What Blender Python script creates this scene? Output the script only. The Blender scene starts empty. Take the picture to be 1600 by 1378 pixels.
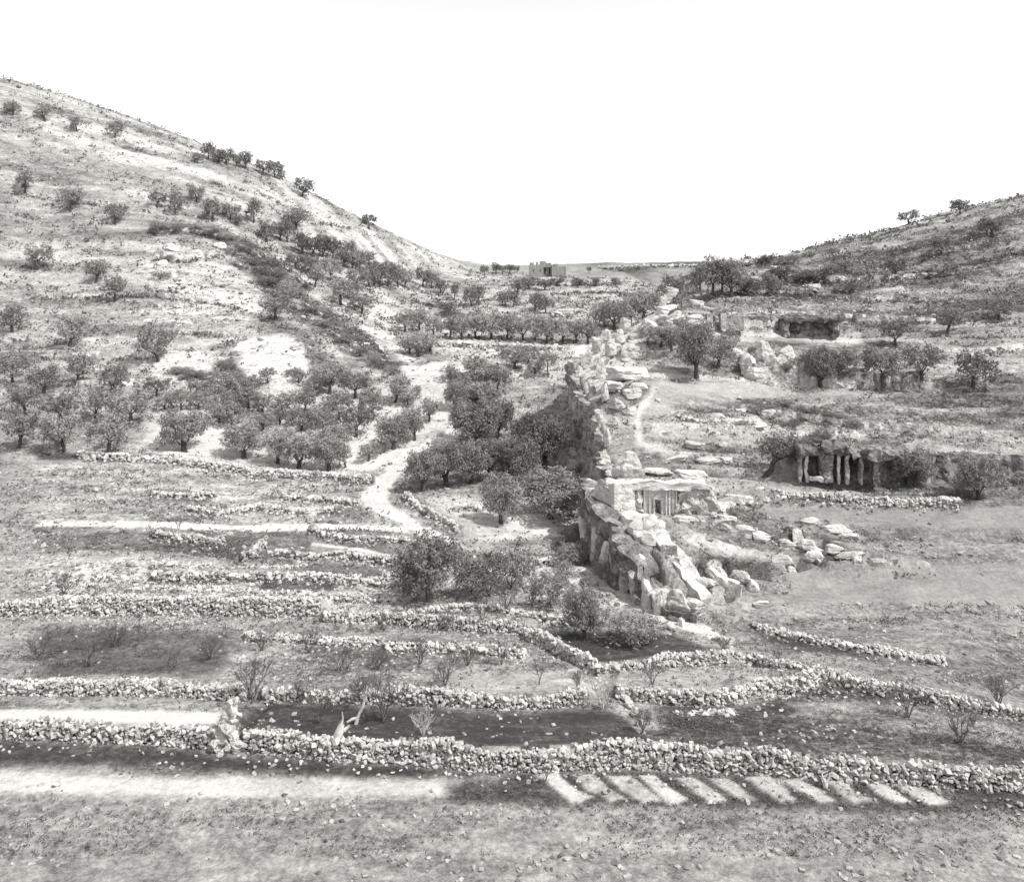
import bpy, bmesh, math, random
import numpy as np
from mathutils import Vector, Matrix

random.seed(7)
RNG = np.random.default_rng(11)
S = bpy.context.scene
COL = S.collection

# ------------------------------------------------------------------ camera, light
# eye level is row VY of the photograph; F is the focal length in its pixels
F, CX, VY = 1340.0, 800.0, 430.0
cam_d = bpy.data.cameras.new('camera')
cam_d.sensor_width = 36.0
cam_d.lens = 36.0 * F / 1600.0
cam_d.shift_y = -(689.0 - VY) / 1600.0
cam_d.clip_start = 0.5
cam_d.clip_end = 9000
cam = bpy.data.objects.new('camera', cam_d)
COL.objects.link(cam)
cam.location = (0, 0, 0)
cam.rotation_euler = (math.radians(90), 0, 0)
S.camera = cam

SUN = Vector((0.60, -0.30, 0.95)).normalized()
sun_d = bpy.data.lights.new('sun', 'SUN')
sun_d.energy = 3.2
sun_d.angle = math.radians(0.5)
sun_d.color = (1.0, 0.985, 0.95)
sun = bpy.data.objects.new('sun', sun_d)
COL.objects.link(sun)
sun.location = (60, -30, 80)
sun.rotation_euler = SUN.to_track_quat('Z', 'Y').to_euler()

world = bpy.data.worlds.new('World')
S.world = world
world.use_nodes = True
wn = world.node_tree
wn.nodes.clear()
sky = wn.nodes.new('ShaderNodeTexSky')
sky.sky_type = 'NISHITA'
sky.sun_disc = False
sky.sun_elevation = math.asin(SUN.z)
sky.sun_rotation = math.atan2(SUN.x, SUN.y)
sky.dust_density = 0.6
bw = wn.nodes.new('ShaderNodeSeparateColor')    # black and white plate: brightness of the sky without its hue
bw.mode = 'HSV'
bg = wn.nodes.new('ShaderNodeBackground')
bg.inputs['Strength'].default_value = 0.15
wo = wn.nodes.new('ShaderNodeOutputWorld')
wn.links.new(sky.outputs[0], bw.inputs[0])
wn.links.new(bw.outputs[2], bg.inputs[0])
wn.links.new(bg.outputs[0], wo.inputs[0])

S.view_settings.view_transform = 'Standard'
S.view_settings.look = 'None'
S.view_settings.gamma = 1.0
S.view_settings.use_curve_mapping = False
S.view_settings.exposure = 0.60
S.cycles.max_bounces = 5
S.cycles.diffuse_bounces = 3

WARM = (1.0, 0.985, 0.955)

# ------------------------------------------------------------------ numpy helpers
def hash2(ix, iy, seed):
    h = (ix.astype(np.int64) * 374761393 + iy.astype(np.int64) * 668265263 + seed * 974634777) & 0xffffffff
    h = ((h ^ (h >> 13)) * 1274126177) & 0xffffffff
    return ((h ^ (h >> 16)) & 0xffff) / 65535.0

def vnoise(x, y, seed=0):
    ix = np.floor(x); iy = np.floor(y)
    fx = x - ix; fy = y - iy
    fx = fx * fx * (3 - 2 * fx); fy = fy * fy * (3 - 2 * fy)
    a = hash2(ix, iy, seed); b = hash2(ix + 1, iy, seed)
    c = hash2(ix, iy + 1, seed); d = hash2(ix + 1, iy + 1, seed)
    return (a * (1 - fx) + b * fx) * (1 - fy) + (c * (1 - fx) + d * fx) * fy

def fbm(x, y, seed=0, octv=4, gain=0.5):
    r = 0; amp = 1; tot = 0
    for o in range(octv):
        r = r + amp * vnoise(x * 2 ** o, y * 2 ** o, seed + o * 17)
        tot += amp; amp *= gain
    return r / tot - 0.5

def sstep(a, b, x):
    t = np.clip((x - a) / (b - a), 0, 1)
    return t * t * (3 - 2 * t)

class TPS:
    def __init__(self, pts, lam=0.6):
        P = np.array(pts, float)
        self.s = 50.0
        self.c = P[:, :2] / self.s
        n = len(P)
        K = self.k(self.c, self.c) + lam * 1e-3 * np.eye(n)
        A = np.hstack([np.ones((n, 1)), self.c])
        M = np.block([[K, A], [A.T, np.zeros((3, 3))]])
        self.w = np.linalg.solve(M, np.concatenate([P[:, 2], np.zeros(3)]))
    def k(self, a, b):
        r2 = ((a[:, None, :] - b[None, :, :]) ** 2).sum(-1)
        return np.where(r2 > 1e-12, 0.5 * r2 * np.log(np.maximum(r2, 1e-12)), 0)
    def __call__(self, x, y):
        sh = x.shape
        q = np.stack([x.ravel(), y.ravel()], 1) / self.s
        out = np.empty(len(q)); n = len(self.c)
        for i in range(0, len(q), 20000):
            p = q[i:i + 20000]
            out[i:i + 20000] = self.k(p, self.c) @ self.w[:n] + self.w[n] + p @ self.w[n + 1:]
        return out.reshape(sh)

def pt(u, v, d):
    return ((u - CX) / F * d, d, -(v - VY) / F * d)

# ------------------------------------------------------------------ the lie of the land
floor = []
for d, z in ((20, -30.8), (45, -30.6), (60, -30.1), (73, -29.7)):
    for x in (-130, -80, -40, -15, 10, 35, 70, 110):
        floor.append((x, d, z))
valley = floor + [(x, 86, -29.3) for x in (-120, -80, -55, -30, -10, 8, 30)] + [(x, 100, -28.4) for x in (-50, -30, -10, 10, 30)]
valley += [pt(*p) for p in (
    (580, 775, 108), (715, 650, 145), (860, 690, 140), (690, 580, 165), (770, 600, 160), (850, 590, 165), (850, 530, 203), (760, 530, 205), (930, 535, 200),
    (850, 483, 240), (760, 478, 245), (940, 470, 270), (760, 441, 300), (860, 433, 335), (950, 440, 330),
    (240, 700, 128), (120, 690, 128), (400, 716, 128), (520, 730, 126), (640, 690, 134), (240, 640, 143), (400, 650, 142), (560, 650, 143), (620, 620, 152),
    (240, 566, 165), (360, 575, 163), (440, 600, 155), (440, 535, 172), (560, 600, 160), (620, 570, 175), (640, 518, 208),
    (240, 440, 213), (340, 440, 215), (430, 445, 222), (560, 488, 218), (500, 410, 255), (600, 450, 250), (560, 419, 268),
    (240, 345, 248), (330, 348, 255), (400, 350, 268), (450, 380, 265), (700, 455, 285), (690, 440, 305), (600, 395, 300), (520, 350, 300),
    (242, 226, 300), (330, 250, 303), (384, 266, 306), (470, 306, 311), (577, 359, 320), (660, 392, 331), (748, 424, 345),
    (60, 560, 165), (60, 440, 213), (60, 330, 250), (60, 165, 300), (-150, 560, 165), (-150, 400, 215), (-150, 110, 300),
    (-480, 560, 165), (-480, 360, 215), (-480, 80, 300), (-480, 700, 128), (-150, 700, 128))]
for u, v, d in ((242, 226, 300), (384, 266, 306), (470, 306, 311), (577, 359, 320), (660, 392, 331), (60, 165, 300), (-150, 110, 300), (-480, 80, 300)):
    x, y, z = pt(u, v, d); valley.append((x * 1.5, 460, z * 460 / d - 30))
shared_far = [pt(*p) for p in ((748, 424, 420), (860, 431, 420), (960, 428, 420), (940, 412, 600), (1050, 411, 600), (760, 416, 700), (600, 408, 760),
                               (860, 417, 650), (1150, 409, 600), (1300, 408, 620), (1700, 405, 640))]
valley += shared_far + [(x, 110, -27.5) for x in (30, 60, 100)] + [(x, 160, -20) for x in (40, 90)] + [(x, 250, -6) for x in (70, 130)]
plateau = floor + [(x, y, -28) for x, y in ((-30, 90), (-30, 120))] + [pt(*p) for p in (
    (1200, 940, 78.5), (1340, 943, 79), (1600, 945, 79), (1340, 1050, 64), (1600, 1060, 64),
    (960, 828, 83), (985, 817, 86), (985, 860, 80), (1050, 893, 78.5), (1090, 940, 76.5), (915, 768, 91.5), (1000, 800, 89), (1060, 800, 89.5),
    (1020, 745, 100), (940, 735, 104), (1150, 788, 96), (1340, 783, 97), (1600, 783, 97), (1150, 860, 86.5), (1340, 868, 86), (1600, 868, 86),
    (1200, 745, 103), (1340, 745, 103), (1600, 745, 103), (1050, 705, 108), (1290, 690, 114), (1600, 690, 114), (1010, 640, 115), (1200, 645, 119), (1400, 640, 120), (1600, 640, 120),
    (960, 660, 114), (920, 620, 128), (1340, 603, 127), (1600, 600, 128), (1060, 591, 127), (1190, 600, 126), (1000, 592, 122), (910, 580, 138), (1087, 588, 128),
    (1120, 545, 140), (1250, 555, 140), (1200, 522, 152), (1340, 527, 152), (1600, 520, 152), (1000, 530, 142), (940, 545, 148), (1030, 490, 157), (985, 515, 160),
    (1150, 470, 176), (1340, 450, 184), (1600, 430, 186), (1100, 440, 198), (1050, 455, 195), (1160, 425, 205), (1210, 413, 215), (1270, 402, 221), (1340, 385, 226), (1450, 352, 232), (1600, 312, 238), (1850, 288, 242), (2100, 280, 245),
    (1030, 440, 240))]
for u, v, d in ((1210, 413, 215), (1340, 385, 226), (1450, 352, 232), (1600, 312, 238), (1850, 288, 242), (2100, 280, 245)):
    x, y, z = pt(u, v, d); plateau.append((x * 1.45, 340, z * 340 / d - 10))
plateau += shared_far + [(-60, 180, -15), (-60, 260, -5), (-60, 420, 0)]
tV, tR = TPS(valley), TPS(plateau)

CLIFF_UD = [(1300, 20), (1240, 45), (1150, 66), (1090, 73.5), (1040, 74.6), (1022, 76.5), (996, 77.3), (985, 79.5), (966, 81), (958, 84), (935, 85.5), (930, 88.5), (912, 90), (907, 93.5),
            (912, 96.5), (943, 98), (940, 104), (922, 115), (905, 126), (890, 138), (893, 147), (928, 153), (962, 161), (1006, 174), (1042, 200), (1030, 260), (1000, 400), (950, 900), (950, 3000)]
CLIFF = np.array([((u - CX) / F * d, d) for u, d in CLIFF_UD])

def polydist(x, y, poly):
    """distance, side (+ on the right hand / far side), arc length of the nearest point on a polyline"""
    best = np.full(x.shape, 1e18); side = np.zeros(x.shape); arc = np.zeros(x.shape); acc = 0.0
    for (x0, y0), (x1, y1) in zip(poly[:-1], poly[1:]):
        dx, dy = x1 - x0, y1 - y0
        L2 = dx * dx + dy * dy + 1e-12
        t = np.clip(((x - x0) * dx + (y - y0) * dy) / L2, 0, 1)
        ex = x - (x0 + t * dx); ey = y - (y0 + t * dy)
        d2 = ex * ex + ey * ey
        m = d2 < best
        best = np.where(m, d2, best)
        side = np.where(m, np.sign(dx * (y - y0) - dy * (x - x0)), side)
        arc = np.where(m, acc + t * math.sqrt(L2), arc)
        acc += math.sqrt(L2)
    return np.sqrt(best), side, arc, acc

def base_height(x, y):
    dist, side, _, _ = polydist(x, y, CLIFF)
    s = -side * dist                                   # plateau lies on the right of a line that runs away from us
    wdt = 0.7 + 10 * sstep(150, 215, y)
    w = sstep(-wdt, wdt, s - 0.9)
    z = tV(x, y) * (1 - w) + tR(x, y) * w
    # the bank we stand on
    near = -30.7 + (40 - y) * 0.72
    return np.where(y < 40.0, np.maximum(z, near), z)

NU, ND = 700, 720
us = np.linspace(-520, 2120, NU)
ds = np.concatenate([np.geomspace(4, 40, 40)[:-1], np.geomspace(40, 130, 330)[:-1], np.geomspace(130, 350, 260)[:-1], np.geomspace(350, 3500, ND - 627)])
ND = len(ds)
X = (us[:, None] - CX) / F * ds[None, :]
Y = np.broadcast_to(ds[None, :], X.shape).copy()
# spread the fan near the camera so that the bank is wide as well
spread = np.maximum(1.0, 40.0 / Y)
X = X * spread
H = base_height(X, Y)
# far plateau stays gentle
far = sstep(620, 900, Y)
H = H * (1 - far) + (0.0105 * 620 + 0 * X) * far
# roughness: gentle on the terraces, ruggeder on the hills
rug = 0.25 + 0.75 * sstep(125, 170, Y) + 0.45 * sstep(0, 25, X - 12) * sstep(84, 100, Y)
H0 = H + rug * (1.5 * fbm(X / 9, Y / 9, 3, 4) * sstep(60, 120, Y) + 0.55 * fbm(X / 1.6, Y / 1.6, 9, 3)) * (1 - 0.6 * sstep(350, 700, Y))
# long low ledges of rock and old terrace banks lying across the slopes
led = fbm(X / 13, Y / 1.9, 131, 3) + 0.35 * fbm(X / 4, Y / 1.1, 133, 2)
H0 = H0 + 0.75 * np.clip(led * 3.2, -.5, .5) * sstep(70, 85, Y) * (1 - .4 * sstep(250, 400, Y)) * (0.45 + 0.55 * np.maximum(sstep(135, 170, Y), sstep(10, 20, X)))
H = H0.copy()

def ray(u, v):
    """first point of the ground seen at pixel (u, v) of the photograph"""
    f = (u - us[0]) / (us[1] - us[0])
    i = int(np.clip(math.floor(f), 0, NU - 2)); f = f - i
    col = H[i] * (1 - f) + H[i + 1] * f
    sight = -(v - VY) / F * ds
    k = np.nonzero((col >= sight) & (ds > 40))[0]
    if len(k) == 0:
        e = (col - sight) / ds; e[(ds < 40) | (ds > 380)] = -9
        k0 = int(np.argmax(e)); d = ds[k0]
    elif k[0] == 0 or ds[k[0] - 1] < 40:
        d = ds[k[0]]
    else:
        k = k[0]
        a = col[k - 1] - sight[k - 1]; b = col[k] - sight[k]
        t = a / (a - b); d = ds[k - 1] + t * (ds[k] - ds[k - 1])
    x = (u - CX) / F * d
    return x, d, hgt(x, d)

def hgt(x, y):
    sp = max(1.0, 40.0 / y)
    u = CX + F * x / y / sp
    f = np.clip((u - us[0]) / (us[1] - us[0]), 0, NU - 1.001); i = int(f); f -= i
    k = int(np.clip(np.searchsorted(ds, y) - 1, 0, ND - 2)); g = np.clip((y - ds[k]) / (ds[k + 1] - ds[k]), 0, 1)
    return float((H[i, k] * (1 - f) + H[i + 1, k] * f) * (1 - g) + (H[i, k + 1] * (1 - f) + H[i + 1, k + 1] * f) * g)

def hgtv(x, y):
    u = CX + F * x / y / np.maximum(1.0, 40.0 / y)
    f = np.clip((u - us[0]) / (us[1] - us[0]), 0, NU - 1.001); i = f.astype(int); f = f - i
    k = np.clip(np.searchsorted(ds, y) - 1, 0, ND - 2); g = np.clip((y - ds[k]) / (ds[k + 1] - ds[k]), 0, 1)
    return (H[i, k] * (1 - f) + H[i + 1, k] * f) * (1 - g) + (H[i, k + 1] * (1 - f) + H[i + 1, k + 1] * f) * g

# ------------------------------------------------------------------ walls and scarps (they also step the ground)
# (label, [(u, v of the foot)...], face height in photo pixels, decay of the bank behind in metres, stones as single parts)
WALLS = [
    ('rough dry stone terrace wall left of the pale leaning stone pier at the bottom', [(-180, 1150), (60, 1156), (236, 1162), (300, 1168), (340, 1172)], 28, 9, True),
    ('rough dry stone terrace wall right of the pale stone pier, under the gnarled stump', [(378, 1172), (440, 1180), (500, 1186), (560, 1190), (640, 1192)], 32, 9, True),
    ('tall rubble terrace wall above the striped garden beds, lowest across the centre', [(640, 1192), (700, 1200), (760, 1206), (840, 1206), (920, 1202), (1000, 1200)], 42, 9, True),
    ('tall rubble terrace wall at the bottom right, below the dark stony field', [(1000, 1200), (1080, 1205), (1160, 1208), (1250, 1214), (1340, 1222), (1500, 1232), (1660, 1240)], 38, 9, True),
    ('pale dry stone wall behind the white ground strip on the near left', [(-120, 1094), (100, 1096), (236, 1094), (300, 1098), (380, 1104)], 30, 8, True),
    ('speckled dry stone wall behind the dark field, left of centre', [(410, 1102), (500, 1104), (560, 1106), (610, 1106)], 27, 8, True),
    ('bright dry stone wall along the back of the dark ploughed field', [(610, 1106), (700, 1110), (780, 1114), (850, 1113), (915, 1108)], 30, 8, True),
    ('rubble wall curving up right from the heap of white stones', [(965, 1094), (1000, 1098), (1050, 1104), (1100, 1106), (1150, 1102), (1200, 1088), (1250, 1082), (1290, 1066)], 26, 6, True),
    ('diagonal dry stone wall beside the dark triangular field', [(820, 1000), (850, 1012), (880, 1030), (910, 1046), (932, 1054)], 22, 3, True),
    ('short bright dry stone wall in front of the dark triangular field', [(932, 1056), (970, 1054), (1010, 1050), (1040, 1042), (1090, 1040), (1138, 1040)], 20, 6, True),
    ('long field wall running down to the right edge below the green field', [(1138, 1032), (1180, 1042), (1230, 1054), (1290, 1070), (1350, 1082), (1500, 1110), (1640, 1135)], 20, 6, True),
    ('broad band of rubble walling on the left, above the scrubby dark patch', [(-160, 966), (60, 962), (236, 960), (340, 962), (430, 964), (500, 962)], 30, 7, True),
    ('low rubble wall in the middle, left of the two foreground dark trees', [(505, 972), (560, 974), (620, 976), (690, 984), (760, 990), (825, 992)], 18, 6, True),
    ('low terrace wall just below the spreading dark tree in the foreground', [(640, 968), (700, 962), (760, 956), (830, 972), (900, 978)], 14, 5, False),
    ('broken terrace wall of pale stones on the middle left', [(240, 908), (300, 912), (360, 908), (420, 910)], 16, 5, False),
    ('short terrace wall with a bright end in the middle left field', [(378, 880), (392, 876), (404, 862), (416, 850)], 14, 4, False),
    ('low bank of white stones under the white track on the left', [(236, 838), (280, 846), (330, 854), (350, 846)], 12, 4, False),
    ('stepped terrace wall below the narrow pale footpath', [(420, 910), (480, 908), (520, 912), (580, 916), (640, 918)], 14, 5, False),
    ('faint terrace wall under the white track fork', [(430, 870), (480, 876), (530, 872), (590, 880), (650, 888)], 9, 4, False),
    ('low shaded terrace wall along the front edge of the olive grove', [(120, 716), (236, 722), (330, 732), (410, 744), (520, 750), (580, 756)], 11, 6, False),
    ('terrace wall of pale stones in the stony field on the left', [(290, 800), (350, 806), (400, 796), (470, 804), (520, 800)], 8, 4, False),
    ('thin broken wall below the pale stony field on the left', [(236, 776), (290, 778), (335, 776)], 7, 4, False),
    ('short ragged wall in the stony field left of the path bend', [(440, 780), (500, 784), (560, 790)], 8, 4, False),
    ('low curved wall under the path bend', [(484, 828), (500, 838), (540, 846), (600, 846), (660, 852)], 8, 4, False),
    ('short bright wall stump on the left above the broad rubble band', [(236, 890), (280, 892), (330, 890)], 10, 4, False),
    ('low ragged wall between two dark strips on the middle left', [(340, 896), (400, 897), (470, 893)], 9, 4, False),
    ('thin wall line right above the broad rubble band', [(200, 932), (280, 930), (380, 934), (480, 936)], 12, 4, False),
    ('ragged rubble wall behind the shadowed weeds, middle', [(500, 942), (560, 946), (620, 948)], 12, 4, False),
    ('pale wall end beside the spreading dark foreground tree', [(596, 910), (620, 912), (642, 912)], 15, 4, False),
    ('faint low wall crossing the fig terrace, middle left', [(380, 1000), (450, 1004), (520, 1008), (600, 1010)], 9, 4, False),
    ('faint low wall crossing the fig terrace, middle', [(600, 1020), (680, 1016), (760, 1022), (820, 1030)], 9, 4, False),
    ('wall of scattered pale stones below the white path tail', [(760, 872), (820, 878), (880, 884)], 9, 4, False),
    ('low bank wall along the right side of the path bend', [(632, 778), (660, 800), (690, 816), (715, 832)], 9, 4, False),
    ('short wall in front of the forked tree on pale ground', [(700, 800), (730, 796), (752, 800)], 8, 4, False),
    ('low rubble wall crossing the green field on the right', [(1180, 985), (1250, 1000), (1340, 1018), (1480, 1040)], 9, 5, False),
    ('short rubble wall on the lower right dark field', [(1060, 1128), (1110, 1124), (1150, 1122)], 8, 4, False),
    ('long low wall along the flat far skyline', [(936, 420), (1000, 419), (1080, 418), (1180, 417)], 4, 12, False),
    ('low field wall crossing the slope under the ruined house', [(862, 493), (890, 493), (925, 493)], 5, 4, False),
    ('faint terrace wall below the long row of olive trees', [(650, 541), (720, 541), (800, 545), (880, 548)], 6, 5, False),
    ('rubble wall lying across the plateau above the tomb front', [(1062, 660), (1100, 668), (1140, 666), (1190, 668)], 12, 4, False),
    ('heap-like rubble wall at the foot of the plateau on the right', [(1180, 772), (1230, 778), (1280, 782), (1345, 788), (1500, 790)], 10, 4, False),
]
# low rock ledges: (foot line in the photograph, height px, bank behind m)
LEDGES = [([(1020, 684), (1060, 681), (1120, 677), (1190, 677)], 10, 5), ([(1034, 722), (1100, 716), (1172, 723)], 8, 5), ([(1100, 797), (1150, 793), (1216, 786)], 15, 5),
          ([(1052, 808), (1110, 818), (1160, 838), (1215, 854), (1258, 866)], 10, 5), ([(1228, 836), (1256, 856), (1282, 886)], 12, 3), ([(1288, 866), (1345, 886), (1450, 892)], 13, 4),
          ([(1150, 574), (1180, 598), (1240, 603), (1345, 608), (1450, 612)], 27, 8), ([(1004, 561), (1060, 557), (1078, 559)], 12, 5), ([(1130, 642), (1220, 650), (1345, 670), (1480, 680)], 9, 6),
          ([(1160, 492), (1240, 496), (1345, 502), (1480, 505)], 11, 8), ([(1180, 457), (1260, 464), (1345, 472), (1500, 470)], 9, 8), ([(1200, 432), (1270, 438), (1345, 442), (1500, 430)], 9, 8),
          ([(236, 364), (300, 364), (345, 374), (400, 402), (440, 442)], 8, 8), ([(240, 404), (290, 410), (340, 402), (385, 422)], 12, 8), ([(400, 394), (440, 420), (486, 456)], 5, 9), ([(552, 512), (580, 536), (606, 560)], 5, 7),
          ([(474, 474), (510, 498)], 5, 8), ([(270, 312), (340, 332)], 6, 8), ([(330, 287), (400, 302), (468, 332)], 6, 9), ([(484, 347), (540, 357), (600, 374)], 5, 9),
          ([(60, 560), (236, 560), (300, 558), (365, 554)], 11, 7), ([(60, 604), (236, 602), (330, 606), (378, 608)], 9, 6), ([(60, 470), (180, 462), (300, 470), (380, 486)], 8, 9),
          ([(0, 300), (120, 318), (236, 330)], 7, 9), ([(640, 470), (720, 490), (800, 500)], 6, 6), ([(700, 560), (780, 556), (860, 560)], 6, 5), ([(860, 462), (930, 458), (1000, 462)], 6, 8), ([(780, 447), (900, 446), (1000, 447)], 4, 8),
          ([(236, 520), (320, 524), (390, 528)], 7, 7), ([(520, 520), (552, 545)], 4, 6)]
SCARPS = {
    'tomb': ([(930, 800), (960, 800), (1000, 800), (1040, 799), (1075, 798), (1100, 796)], 42, 7),
    'cave': ([(1236, 738), (1262, 739), (1300, 744), (1345, 750), (1480, 756), (1640, 758)], 46, 8),
    'shelter': ([(1078, 513), (1110, 513), (1170, 513), (1215, 515), (1260, 521), (1300, 522)], 24, 11),
}
def world_line(pts, n=None):
    q = []
    for (u0, v0), (u1, v1) in zip(pts[:-1], pts[1:]):
        m = max(1, int(abs(u1 - u0) / 22))
        for k in range(m):
            q.append((u0 + (u1 - u0) * k / m, v0 + (v1 - v0) * k / m))
    q.append(pts[-1])
    return np.array([ray(u, v) for u, v in q])

RAISE = []
for lab, pts, hpx, L, single in WALLS:
    w = world_line(pts)
    RAISE.append((w, hpx * w[:, 1].mean() / F, L))
for key, (pts, hpx, L) in SCARPS.items():
    w = world_line(pts)
    RAISE.append((w, hpx * w[:, 1].mean() / F, L))
for pts, hpx, L in LEDGES:
    w = world_line(pts)
    RAISE.append((w, hpx * w[:, 1].mean() / F, L))
for w, h, L in RAISE:
    ymin, ymax = w[:, 1].min() - 1, w[:, 1].max() + L + 1
    xmin, xmax = w[:, 0].min() - L - 1, w[:, 0].max() + L + 1
    ks = np.nonzero((ds > ymin) & (ds < ymax))[0]
    sub = (slice(None), slice(ks[0], ks[-1] + 1))
    x, y = X[sub], Y[sub]
    e0 = w[0, :2] - w[1, :2]; e1 = w[-1, :2] - w[-2, :2]
    wl = np.vstack([w[0, :2] + 1.1 * e0 / np.hypot(*e0), w[:, :2], w[-1, :2] + 1.1 * e1 / np.hypot(*e1)])
    dist, side, arc, tot = polydist(x, y, wl)
    sgn = 1 if w[-1, 0] > w[0, 0] else -1
    behind = side * sgn * dist
    endt = np.minimum(arc, tot - arc)
    near_end = sstep(0, 1.15, endt)
    r = h * 0.86 * np.where(behind > 0.42, np.clip(1 - behind / L, 0, 1) ** 1.3, 0) * near_end
    H[sub] = np.maximum(H[sub], H0[sub] + r)

# hollows quarried into the plateau rock: (polygon in the photograph, depth in metres)
PITS = [([(992, 862), (1016, 856), (1030, 868), (1040, 890), (1064, 912), (1092, 936), (1070, 938), (1040, 928), (1016, 908), (1008, 884)], 3.2),
        ([(1062, 876), (1084, 872), (1100, 890), (1104, 915), (1090, 922), (1074, 900)], 1.8),
        ([(1108, 876), (1130, 872), (1140, 888), (1122, 898), (1112, 892)], 1.3),
        ([(1116, 926), (1142, 916), (1150, 936), (1128, 944), (1112, 940)], 1.4),
        ([(1160, 938), (1190, 936), (1214, 946), (1180, 952), (1156, 950)], 1.0),
        ([(1226, 866), (1250, 870), (1268, 886), (1246, 894), (1224, 884)], 1.4),
        ([(1256, 832), (1290, 842), (1296, 862), (1274, 872), (1262, 850)], 1.2),
        ([(1160, 545), (1184, 540), (1192, 560), (1176, 570), (1160, 562)], 2.4), ([(1196, 556), (1222, 558), (1212, 576), (1200, 572)], 2.4),
        ([(1246, 590), (1262, 584), (1268, 598), (1250, 600)], 2.0), ([(1036, 548), (1060, 548), (1060, 558), (1030, 560)], 1.5)]
PITW = [(np.array([ray(u, v)[:2] for u, v in p]), dpt) for p, dpt in PITS]
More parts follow.
